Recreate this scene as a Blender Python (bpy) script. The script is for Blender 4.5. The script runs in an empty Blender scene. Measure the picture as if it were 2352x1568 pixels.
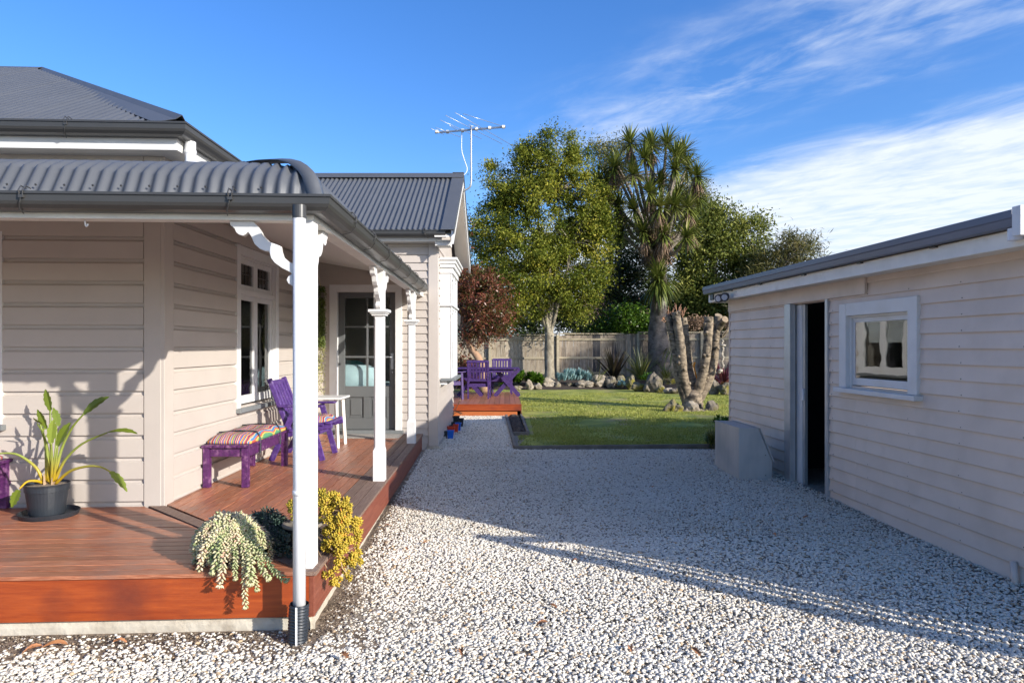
import bpy, bmesh, math, random
import numpy as np
from mathutils import Vector, Matrix, noise as mnoise
random.seed(11); rng = np.random.default_rng(5)
SC = bpy.context.scene
COL = SC.collection
rad = math.radians

# ------------------------------------------------------------------ camera, world, sun, exposure
cd = bpy.data.cameras.new('camera'); cam = bpy.data.objects.new('camera', cd); COL.objects.link(cam)
cam.location = (0, 0, 1.6); cam.rotation_euler = (rad(90), 0, 0)
cd.sensor_width = 36; cd.lens = 24; cd.shift_y = 0.0047; cd.clip_end = 3000; cd.clip_start = .05
SC.camera = cam
SUN_AZ, SUN_EL = 54.5, 20.7          # light travels AZ degrees left of straight ahead
Ldir = Vector((-math.sin(rad(SUN_AZ))*math.cos(rad(SUN_EL)), math.cos(rad(SUN_AZ))*math.cos(rad(SUN_EL)), -math.sin(rad(SUN_EL))))
sd = bpy.data.lights.new('sun', 'SUN'); sd.energy = 3.35; sd.angle = rad(.53); sd.color = (1, .95, .87)
sun = bpy.data.objects.new('sun', sd); COL.objects.link(sun)
sun.rotation_euler = (-Ldir).to_track_quat('Z', 'Y').to_euler()
sun.location = (10, -8, 12)
SC.view_settings.view_transform = 'Standard'; SC.view_settings.look = 'None'
SC.view_settings.gamma = 1; SC.view_settings.use_curve_mapping = False
SC.view_settings.exposure = 1.08
SC.cycles.max_bounces = 8; SC.cycles.transparent_max_bounces = 24
SC.cycles.use_denoising = True
SC.cycles.sample_clamp_indirect = 6

def world():
    w = bpy.data.worlds.new('World'); SC.world = w; w.use_nodes = True
    nt = w.node_tree; N = nt.nodes; L = nt.links; N.clear()
    def nd(t, **k):
        n = N.new(t)
        for a, b in k.items(): setattr(n, a, b)
        return n
    def math_(op, a, b=None, c=None):
        n = nd('ShaderNodeMath', operation=op)
        for i, v in enumerate((a, b, c)):
            if v is None: continue
            if isinstance(v, (int, float)): n.inputs[i].default_value = v
            else: L.new(v, n.inputs[i])
        return n.outputs[0]
    sky = nd('ShaderNodeTexSky', sky_type='NISHITA'); sky.sun_disc = False
    sky.sun_elevation = rad(SUN_EL)
    sky.sun_rotation = math.atan2(-Ldir.x, -Ldir.y)
    sky.altitude = 0; sky.air_density = 1.0; sky.dust_density = 1.2; sky.ozone_density = 4.6
    hs = nd('ShaderNodeHueSaturation'); hs.inputs['Saturation'].default_value = 1.19; hs.inputs['Hue'].default_value = .510; hs.inputs['Value'].default_value = 1.0
    L.new(sky.outputs[0], hs.inputs['Color'])
    tc = nd('ShaderNodeTexCoord'); sp = nd('ShaderNodeSeparateXYZ'); L.new(tc.outputs['Generated'], sp.inputs[0])
    x, y, z = sp.outputs
    zz = math_('MAXIMUM', z, .04)
    qx = math_('DIVIDE', x, zz); qy = math_('DIVIDE', y, zz)
    a = math_('SUBTRACT', math_('MULTIPLY', qx, .55), math_('MULTIPLY', qy, .83))     # along the streaks
    b = math_('ADD', math_('MULTIPLY', qx, .83), math_('MULTIPLY', qy, .55))          # across
    def noise(sa, sb, scale, det, rough, dist, off=0):
        cb = nd('ShaderNodeCombineXYZ'); L.new(math_('MULTIPLY', a, sa), cb.inputs[0]); L.new(math_('MULTIPLY', b, sb), cb.inputs[1])
        cb.inputs[2].default_value = off
        n = nd('ShaderNodeTexNoise'); n.inputs['Scale'].default_value = scale; n.inputs['Detail'].default_value = det
        n.inputs['Roughness'].default_value = rough; n.inputs['Distortion'].default_value = dist
        L.new(cb.outputs[0], n.inputs['Vector']); return n.outputs[0]
    n1 = noise(.8, 1.25, 1.6, 9, .6, .5, 3.1)
    n2 = noise(.8, 1.35, 3.6, 9, .6, .35, 9.3)
    def sstep(v, lo, hi):
        m = nd('ShaderNodeMapRange', interpolation_type='SMOOTHSTEP'); L.new(v, m.inputs[0])
        m.inputs[1].default_value = lo; m.inputs[2].default_value = hi; return m.outputs[0]
    wob = math_('MULTIPLY', math_('SUBTRACT', n1, .5), 1.3)
    bb = math_('ADD', b, wob)
    bank = sstep(bb, 2.95, 3.75)
    d = math_('DIVIDE', math_('SUBTRACT', bb, 2.12), .36)
    streak = math_('MULTIPLY', math_('POWER', 2.718, math_('MULTIPLY', math_('MULTIPLY', d, d), -1)), sstep(n2, .34, .74))
    right = sstep(qx, -.5, .5)
    bankd = math_('MULTIPLY', math_('MULTIPLY', bank, math_('ADD', .18, math_('MULTIPLY', n2, 1.35))), right)
    streak = math_('MULTIPLY', streak, math_('MULTIPLY', sstep(qx, -.5, .5), .5))
    m = math_('MINIMUM', math_('MAXIMUM', math_('ADD', bankd, streak), 0), .93)
    mix = nd('ShaderNodeMix', data_type='RGBA'); L.new(m, mix.inputs[0]); L.new(hs.outputs[0], mix.inputs[6])
    mix.inputs[7].default_value = (3.7, 3.95, 4.3, 1)
    bg = nd('ShaderNodeBackground'); bg.inputs[1].default_value = .124
    L.new(mix.outputs[2], bg.inputs[0])
    o = nd('ShaderNodeOutputWorld'); L.new(bg.outputs[0], o.inputs[0])
world()

# ------------------------------------------------------------------ pixel helpers (photo is 2352 wide here, f = 1568, horizon 795)
F_, CX_, HY_, HZ_ = 1568.0, 1176.0, 795.0, 1.6
def U(px, py, D): return Vector(((px-CX_)/F_*D, D, HZ_+(HY_-py)/F_*D))
def UZ(px, py, z): return U(px, py, (z-HZ_)*F_/(HY_-py))
def zg(D): return float(np.interp(D, [3.8, 10.3, 23.4, 24.2], [0, .12, .12, .12]))

# ------------------------------------------------------------------ materials
M = {}
def mk(name, col, rough=.6, var=.12, scale=4, stretch=(1, 1, 1), bump=0, bscale=40, rnd=0, metal=0, spec=.4, col2=None, lo=.35, hi=.65,
       col3=None, s3=3, t3=(.55, .7), det=5, coat=0):
    m = bpy.data.materials.new(name); m.use_nodes = True; nt = m.node_tree; N = nt.nodes; L = nt.links
    P = N['Principled BSDF']; P.inputs['Roughness'].default_value = rough; P.inputs['Metallic'].default_value = metal
    P.inputs['Specular IOR Level'].default_value = spec; P.inputs['Coat Weight'].default_value = coat
    tc = N.new('ShaderNodeTexCoord'); mp = N.new('ShaderNodeMapping'); mp.inputs['Scale'].default_value = stretch
    L.new(tc.outputs['Object'], mp.inputs[0])
    oi = N.new('ShaderNodeObjectInfo')
    ad = N.new('ShaderNodeVectorMath'); ad.operation = 'MULTIPLY_ADD'
    cbr = N.new('ShaderNodeCombineXYZ')
    for i in range(3): L.new(oi.outputs['Random'], cbr.inputs[i])
    L.new(cbr.outputs[0], ad.inputs[0]); ad.inputs[1].default_value = (17, 31, 23); L.new(mp.outputs[0], ad.inputs[2])
    vec = ad.outputs[0] if rnd else mp.outputs[0]
    n = N.new('ShaderNodeTexNoise'); n.inputs['Scale'].default_value = scale; n.inputs['Detail'].default_value = det; n.inputs['Roughness'].default_value = .6
    L.new(vec, n.inputs['Vector'])
    mr = N.new('ShaderNodeMapRange'); mr.inputs[1].default_value = lo; mr.inputs[2].default_value = hi; L.new(n.outputs[0], mr.inputs[0])
    mx = N.new('ShaderNodeMix'); mx.data_type = 'RGBA'; L.new(mr.outputs[0], mx.inputs[0])
    c2 = col2 or tuple(min(1, c*(1+var)) for c in col); c1 = col if col2 else tuple(c*(1-var) for c in col)
    mx.inputs[6].default_value = (*c1, 1); mx.inputs[7].default_value = (*c2, 1)
    out = mx.outputs[2]
    if col3:
        n3 = N.new('ShaderNodeTexNoise'); n3.inputs['Scale'].default_value = s3; n3.inputs['Detail'].default_value = 6; L.new(tc.outputs['Object'], n3.inputs['Vector'])
        m3 = N.new('ShaderNodeMapRange'); m3.inputs[1].default_value = t3[0]; m3.inputs[2].default_value = t3[1]; L.new(n3.outputs[0], m3.inputs[0])
        x3 = N.new('ShaderNodeMix'); x3.data_type = 'RGBA'; L.new(m3.outputs[0], x3.inputs[0]); L.new(out, x3.inputs[6]); x3.inputs[7].default_value = (*col3, 1); out = x3.outputs[2]
    if rnd:
        hs = N.new('ShaderNodeHueSaturation'); mr2 = N.new('ShaderNodeMapRange'); mr2.inputs[3].default_value = 1-rnd; mr2.inputs[4].default_value = 1+rnd
        L.new(oi.outputs['Random'], mr2.inputs[0]); L.new(mr2.outputs[0], hs.inputs['Value']); L.new(out, hs.inputs['Color']); out = hs.outputs[0]
    L.new(out, P.inputs['Base Color'])
    if bump:
        nb = N.new('ShaderNodeTexNoise'); nb.inputs['Scale'].default_value = bscale; nb.inputs['Detail'].default_value = 5; L.new(vec, nb.inputs['Vector'])
        bp = N.new('ShaderNodeBump'); bp.inputs['Strength'].default_value = bump; bp.inputs['Distance'].default_value = .01
        L.new(nb.outputs[0], bp.inputs['Height']); L.new(bp.outputs[0], P.inputs['Normal'])
    M[name] = m; return m

def mk_tint(name, ramp, rough=.5, trans=.0, spec=.4, bump=0, bscale=60):
    """colour from the per-piece 'tint' attribute"""
    m = bpy.data.materials.new(name); m.use_nodes = True; nt = m.node_tree; N = nt.nodes; L = nt.links
    P = N['Principled BSDF']; P.inputs['Roughness'].default_value = rough; P.inputs['Specular IOR Level'].default_value = spec
    at = N.new('ShaderNodeAttribute'); at.attribute_name = 'tint'
    cr = N.new('ShaderNodeValToRGB'); e = cr.color_ramp.elements
    while len(e) < len(ramp): e.new(.5)
    for el, (p, c) in zip(e, ramp): el.position = p; el.color = (*c, 1)
    L.new(at.outputs['Fac'], cr.inputs[0]); L.new(cr.outputs[0], P.inputs['Base Color'])
    if bump:
        tc = N.new('ShaderNodeTexCoord'); nb = N.new('ShaderNodeTexNoise'); nb.inputs['Scale'].default_value = bscale; L.new(tc.outputs['Object'], nb.inputs['Vector'])
        bp = N.new('ShaderNodeBump'); bp.inputs['Strength'].default_value = bump; bp.inputs['Distance'].default_value = .01
        L.new(nb.outputs[0], bp.inputs['Height']); L.new(bp.outputs[0], P.inputs['Normal'])
    if trans:
        t = N.new('ShaderNodeBsdfTranslucent'); L.new(cr.outputs[0], t.inputs[0])
        ms = N.new('ShaderNodeMixShader'); ms.inputs[0].default_value = trans
        L.new(P.outputs[0], ms.inputs[1]); L.new(t.outputs[0], ms.inputs[2]); L.new(ms.outputs[0], N['Material Output'].inputs[0])
    M[name] = m; return m

def mk_glass(name, tint=(.9, .95, .95), refl=1.0, base=.05):
    m = bpy.data.materials.new(name); m.use_nodes = True; nt = m.node_tree; N = nt.nodes; L = nt.links; N.remove(N['Principled BSDF'])
    t = N.new('ShaderNodeBsdfTransparent'); t.inputs[0].default_value = (*tint, 1)
    g = N.new('ShaderNodeBsdfGlossy'); g.inputs['Roughness'].default_value = .015
    tc = N.new('ShaderNodeTexCoord'); nz = N.new('ShaderNodeTexNoise'); nz.inputs['Scale'].default_value = 3.5; L.new(tc.outputs['Object'], nz.inputs[0])
    bp = N.new('ShaderNodeBump'); bp.inputs['Strength'].default_value = .10; bp.inputs['Distance'].default_value = .008; L.new(nz.outputs[0], bp.inputs['Height']); L.new(bp.outputs[0], g.inputs['Normal'])
    f = N.new('ShaderNodeFresnel'); f.inputs[0].default_value = 1.55
    ad = N.new('ShaderNodeMath'); ad.operation = 'MULTIPLY_ADD'; ad.inputs[1].default_value = refl; ad.inputs[2].default_value = base; L.new(f.outputs[0], ad.inputs[0])
    ms = N.new('ShaderNodeMixShader'); L.new(ad.outputs[0], ms.inputs[0]); L.new(t.outputs[0], ms.inputs[1]); L.new(g.outputs[0], ms.inputs[2])
    L.new(ms.outputs[0], N['Material Output'].inputs[0]); M[name] = m

mk('house_board', (.47, .415, .365), .42, .035, 2.5, (1, 1, 1), bump=.06, bscale=60, rnd=.025)
mk('house_sheath', (.5, .44, .39), .6, .03)
mk('shed_board', (.64, .53, .445), .45, .05, 2, bump=.14, bscale=9, rnd=.035, col3=(.57, .47, .39), s3=2.6, t3=(.5, .72))
mk('white_paint', (.66, .65, .63), .4, .03, 6, bump=.06, bscale=40, col3=(.60, .575, .53), s3=2.4, t3=(.56, .8))
mk('old_white', (.74, .71, .64), .5, .06, 5, bump=.12, bscale=40, col3=(.55, .48, .38), s3=4, t3=(.62, .8))
mk('pvc', (.72, .72, .73), .25, .02, 3, col3=(.60, .59, .57), s3=5, t3=(.58, .75))
mk('roof_metal', (.088, .092, .099), .45, .05, 3, bump=.02, bscale=30, spec=.5, rnd=.02)
mk('gutter_metal', (.046, .045, .044), .34, .05, 4, spec=.5)
mk('shed_gutter', (.10, .115, .15), .38, .12, 3, (1, .3, 1), spec=.5)
mk('door_paint', (.115, .12, .12), .4, .04, 3, bump=.03, bscale=70)
mk('sill_paint', (.17, .18, .18), .45, .05)
mk('deck_x', (.26, .078, .036), .36, .3, 5, (1.5, 22, 22), bump=.28, bscale=7, rnd=.2, col2=(.47, .20, .11), col3=(.30, .14, .09), s3=5, t3=(.52, .72), det=8, spec=.5)
mk('deck_y', (.26, .078, .036), .36, .3, 5, (22, 1.5, 22), bump=.28, bscale=7, rnd=.2, col2=(.47, .20, .11), col3=(.30, .14, .09), s3=5, t3=(.52, .72), det=8, spec=.5)
mk('deck_old', (.15, .085, .06), .7, .3, 6, (25, 1.2, 25), bump=.5, bscale=7, rnd=.1, col2=(.24, .17, .13), det=8)
mk('fascia_stain', (.23, .036, .010), .30, .3, 3, (1.2, 4, 14), lo=.3, hi=.7, bump=.1, bscale=16, col2=(.38, .075, .016), col3=(.15, .03, .016), s3=2.6, t3=(.5, .75), spec=.5)
mk('fascia_side', (.17, .045, .025), .55, .25, 3, (10, 1.2, 14), bump=.1, bscale=14, col2=(.23, .07, .04))
mk('fascia_orange', (.42, .11, .03), .4, .2, 3, (1.2, 4, 14), col2=(.5, .16, .05))
mk('concrete', (.42, .37, .29), .9, .2, 7, bump=.6, bscale=30, col2=(.52, .47, .38), col3=(.28, .23, .17), s3=5, t3=(.55, .72))
mk('soil', (.13, .092, .058), .95, .3, 22, bump=1, bscale=45, col2=(.30, .225, .155), col3=(.085, .06, .04), s3=6, t3=(.5, .7), det=8)
mk('gravel_bed', (.20, .165, .12), .95, .3, 30, bump=.9, bscale=70, col2=(.32, .27, .21), col3=(.13, .10, .07), s3=1.3, t3=(.56, .75), det=8)
mk('dark_soil', (.035, .024, .018), .95, .3, 12, bump=1, bscale=30, col2=(.07, .05, .035))
mk('lawn', (.16, .195, .034), .9, .3, 1.7, lo=.4, hi=.6, bump=.5, bscale=90, col2=(.36, .36, .07), col3=(.31, .24, .12), s3=1.1, t3=(.55, .70), det=8)
mk('old_timber', (.13, .11, .09), .85, .2, 5, (1, 1, 1), bump=.4, bscale=20, col2=(.20, .175, .14))
mk('fence_wood', (.24, .185, .12), .85, .2, 4, (9, 9, .7), bump=.35, bscale=9, rnd=.22, col2=(.42, .36, .275), col3=(.20, .15, .11), s3=3.0, t3=(.56, .72), det=7)
mk('fence_rail', (.30, .25, .17), .85, .2, 4, (.7, 9, 9), bump=.3, bscale=9, rnd=.15, col2=(.42, .36, .25))
mk('purple_shaded', (.040, .020, .095), .45, .3, 6, (4, 4, 4), bump=.2, bscale=30, col2=(.075, .036, .155), rnd=.1, det=7)  # darker copy of purple; the garden set's shade is in the colour
mk('fence_grey_shaded', (.20, .155, .11), .85, .2, 4, (9, 9, .7), bump=.35, bscale=9, rnd=.25, col2=(.33, .275, .215), col3=(.13, .09, .06), s3=3.0, t3=(.56, .72), det=7)  # weathered grey, with shade on the right-hand palings mixed into the colour
mk('fence_dark', (.05, .048, .05), .85, .2, 4, (9, 9, .7))
mk('purple', (.055, .022, .14), .42, .3, 6, (4, 4, 4), bump=.2, bscale=30, col2=(.10, .045, .21), col3=(.17, .11, .26), s3=15, t3=(.58, .75), rnd=.1, det=7)
mk('purple_worn', (.045, .010, .055), .42, .3, 6, (6, 6, 6), bump=.2, bscale=30, col2=(.10, .022, .11), col3=(.21, .09, .19), s3=19, t3=(.54, .68), det=7)
mk('black_plastic', (.022, .027, .034), .42, .1, 8, spec=.5)
mk('black_glaze', (.02, .02, .022), .2, .1, 8, spec=.6)
mk('pot_rim', (.22, .19, .15), .5, .1, 8)
mk('potting_mix', (.16, .12, .085), .95, .3, 40, bump=1, bscale=60, col2=(.30, .25, .2))
mk('grey_steel', (.42, .42, .415), .42, .12, 2.2, (3, 3, .6), metal=.35, bump=.08, bscale=9, col2=(.50, .495, .48), col3=(.33, .355, .37), s3=2.5, t3=(.5, .75))
mk('zinc', (.45, .46, .46), .4, .08, 5, metal=.5, bump=.15, bscale=6)
mk('alu', (.36, .37, .38), .3, .05, 6, metal=.6)
mk('shade_black', (.02, .02, .022), .9, .1)  # near-black standing in for shade under the decks and inside the shed
mk('room_wall', (.30, .29, .27), .9, .05)
mk('room_floor', (.12, .07, .04), .6, .2)
mk('curtain', (.75, .74, .71), .9, .05, 8)
mk('teal', (.10, .45, .42), .9, .2, 8, bump=.2)
mk('pale_sheet', (.50, .66, .68), .9, .08, 4)
mk('navy', (.035, .055, .10), .9, .3, 9, col2=(.07, .11, .18))
mk('mustard', (.45, .26, .05), .9, .2)
mk('tree_bark', (.20, .165, .115), .9, .25, 5, (3, 3, 1), bump=.8, bscale=14, col2=(.34, .30, .22), col3=(.10, .085, .06), s3=4, t3=(.5, .7))
mk('red_bark', (.30, .17, .10), .9, .25, 6, (5, 5, 1), bump=.8, bscale=14, col2=(.42, .27, .17))
mk('palm_bark', (.11, .088, .074), .95, .3, 10, (1, 1, 2.5), bump=1, bscale=22, col2=(.20, .17, .145), col3=(.05, .04, .032), s3=3, t3=(.5, .7))
mk('palm_limb', (.17, .14, .11), .9, .25, 8, (1, 1, 3), bump=.8, bscale=20, col2=(.28, .24, .20))
mk('stump_bark', (.13, .098, .065), .85, .3, 5, (1.5, 1.5, 5), lo=.38, hi=.65, bump=1, bscale=14, col2=(.32, .25, .17), col3=(.06, .047, .034), s3=6, t3=(.52, .64))
mk('cut_wood', (.34, .26, .17), .9, .25, 14, bump=.5, bscale=40, col2=(.20, .14, .09))
mk('twig', (.30, .16, .09), .8, .2)
mk('rock', (.115, .095, .07), .95, .3, 6, bump=1, bscale=14, rnd=.2, col2=(.26, .22, .165), col3=(.13, .11, .025), s3=5, t3=(.56, .72), det=8)
mk('rock_pale', (.25, .205, .15), .95, .2, 5, bump=.8, bscale=10, rnd=.12, col2=(.38, .325, .25), col3=(.22, .17, .11), s3=4, t3=(.55, .72), det=8)
mk('rock_mossy', (.105, .09, .06), .95, .3, 6, bump=1, bscale=16, rnd=.15, col2=(.20, .17, .115), col3=(.17, .145, .02), s3=4, t3=(.45, .62), det=8)
mk('pebble_string', (.42, .37, .30), .8, .2, 8, rnd=.25)
mk('doormat', (.27, .25, .22), .95, .25, 60, bump=1, bscale=140, col2=(.40, .37, .33))
mk('orange_tool', (.75, .27, .02), .4, .1)
mk('red_pot', (.55, .05, .02), .4, .15); mk('blue_pot', (.01, .12, .55), .35, .1)
mk('lamp_lens', (.5, .51, .52), .2, .03); mk('lead', (.05, .05, .05), .5, .05)
mk('tile_pink', (.28, .17, .125), .8, .2, 20)
mk('rope', (.45, .36, .25), .9, .2); mk('dry_stem', (.35, .24, .14), .9, .2)
mk('leaf_brown', (.30, .12, .05), .7, .3, 20, rnd=.35, col2=(.42, .20, .09))
mk('soffit', (.70, .67, .62), .55, .04, 3)
mk_glass('glass'); mk_glass('dark_glass', (.75, .8, .8), 1.1); mk_glass('clear_glass', (.95, .97, .97), .35, .0); mk_glass('mirror_pane', (.6, .62, .62), 2.0, .04)
mk_tint('pebble', [(0, (.12, .115, .10)), (.10, (.30, .275, .24)), (.2, (.46, .33, .20)), (.32, (.55, .485, .38)), (.6, (.66, .60, .495)), (1, (.73, .68, .59))], .75)
mk_tint('crumb', [(0, (.07, .05, .03)), (.5, (.19, .14, .095)), (.85, (.36, .29, .21)), (1, (.5, .46, .4))], .95)
mk_tint('grass', [(0, (.12, .15, .02)), (.5, (.31, .335, .06)), (.9, (.42, .41, .10)), (1, (.48, .41, .18))], .6, .3)
mk_tint('leaf_olive', [(0, (.05, .08, .010)), (.45, (.165, .195, .024)), (.8, (.32, .325, .042)), (1, (.46, .40, .06))], .55, .34, .2)
mk_tint('leaf_dark', [(0, (.016, .03, .010)), (.5, (.04, .065, .018)), (1, (.10, .12, .025))], .36, .2)
mk_tint('leaf_mid', [(0, (.045, .075, .015)), (.5, (.155, .185, .035)), (1, (.33, .33, .075))], .55, .3, .2)
mk_tint('leaf_strap', [(0, (.06, .065, .015)), (.5, (.12, .12, .03)), (1, (.22, .18, .06))], .5, .25)
mk_tint('leaf_feather', [(0, (.10, .12, .03)), (.6, (.20, .20, .06)), (1, (.30, .26, .08))], .6, .3)
mk_tint('leaf_red', [(0, (.04, .055, .012)), (.35, (.10, .08, .02)), (.62, (.19, .06, .035)), (1, (.28, .095, .06))], .36, .25)
mk_tint('leaf_bright', [(0, (.03, .07, .006)), (.5, (.07, .15, .012)), (1, (.18, .28, .03))], .38, .25)
mk_tint('cordyline', [(0, (.035, .06, .012)), (.5, (.14, .17, .03)), (.85, (.30, .30, .08)), (1, (.40, .35, .15))], .38, .15)
mk_tint('dead_leaf', [(0, (.09, .06, .04)), (.5, (.21, .14, .09)), (1, (.34, .22, .14))], .8, .1)
mk_tint('flax_dark', [(0, (.02, .016, .012)), (.6, (.05, .035, .022)), (1, (.14, .11, .04))], .45, .1)
mk_tint('flax_green', [(0, (.05, .075, .012)), (.5, (.12, .14, .03)), (1, (.28, .25, .09))], .45, .2)
mk_tint('flax_red', [(0, (.05, .012, .02)), (.6, (.14, .025, .04)), (1, (.30, .12, .06))], .45, .2)
mk_tint('blue_succulent', [(0, (.10, .20, .20)), (.5, (.22, .37, .38)), (1, (.42, .56, .55))], .5, .1)
mk_tint('sedum_pale', [(0, (.13, .22, .08)), (.35, (.40, .46, .20)), (.62, (.62, .57, .34)), (.95, (.76, .62, .43)), (1, (.68, .40, .28))], .45, .12)
mk_tint('sedum_dark', [(0, (.03, .055, .045)), (.5, (.07, .12, .085)), (.85, (.12, .10, .11)), (1, (.26, .33, .18))], .5, .1)
mk_tint('sedum_gold', [(0, (.16, .16, .012)), (.45, (.42, .31, .03)), (.8, (.60, .42, .05)), (1, (.62, .26, .03))], .38, .12)
mk_tint('strelitzia', [(0, (.09, .13, .015)), (.5, (.20, .26, .03)), (.8, (.36, .42, .10)), (1, (.62, .40, .02))], .34, .3)
mk_tint('hoya', [(0, (.06, .10, .02)), (.5, (.14, .17, .03)), (1, (.45, .42, .16))], .5, .2)

def mk_stripes():
    m = bpy.data.materials.new('striped_cloth'); m.use_nodes = True; nt = m.node_tree; N = nt.nodes; L = nt.links; P = N['Principled BSDF']
    P.inputs['Roughness'].default_value = .9; P.inputs['Specular IOR Level'].default_value = .15
    tc = N.new('ShaderNodeTexCoord'); sp = N.new('ShaderNodeSeparateXYZ'); L.new(tc.outputs['Object'], sp.inputs[0])
    nz = N.new('ShaderNodeTexNoise'); nz.inputs['Scale'].default_value = 4; L.new(tc.outputs['Object'], nz.inputs['Vector'])
    wv = N.new('ShaderNodeMath'); wv.operation = 'MULTIPLY_ADD'; L.new(nz.outputs[0], wv.inputs[0]); wv.inputs[1].default_value = .07; L.new(sp.outputs[0], wv.inputs[2])
    mu = N.new('ShaderNodeMath'); mu.operation = 'MULTIPLY'; L.new(wv.outputs[0], mu.inputs[0]); mu.inputs[1].default_value = 6.4
    fr = N.new('ShaderNodeMath'); fr.operation = 'FRACT'; L.new(mu.outputs[0], fr.inputs[0])
    cr = N.new('ShaderNodeValToRGB'); cr.color_ramp.interpolation = 'CONSTANT'
    cols = [(.62, .18, .05), (.07, .13, .40), (.62, .50, .12), (.55, .06, .12), (.10, .03, .10), (.70, .26, .08), (.45, .42, .38), (.06, .22, .42), (.60, .10, .06),
            (.68, .46, .10), (.09, .30, .14), (.60, .16, .20), (.06, .08, .22), (.70, .30, .10), (.16, .04, .20), (.64, .58, .40), (.58, .08, .10), (.08, .17, .45), (.66, .34, .08)]
    e = cr.color_ramp.elements
    while len(e) < len(cols): e.new(.5)
    p = 0; random.seed(3); ws = [random.uniform(.5, 1.3) for _ in cols]; s = sum(ws)
    for el, c, w_ in zip(list(e), cols, ws): el.position = p/s; el.color = (*[.82*q+.02 for q in c], 1); p += w_
    L.new(fr.outputs[0], cr.inputs[0]); L.new(cr.outputs[0], P.inputs['Base Color']); M['striped_cloth'] = m
mk_stripes()

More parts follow.
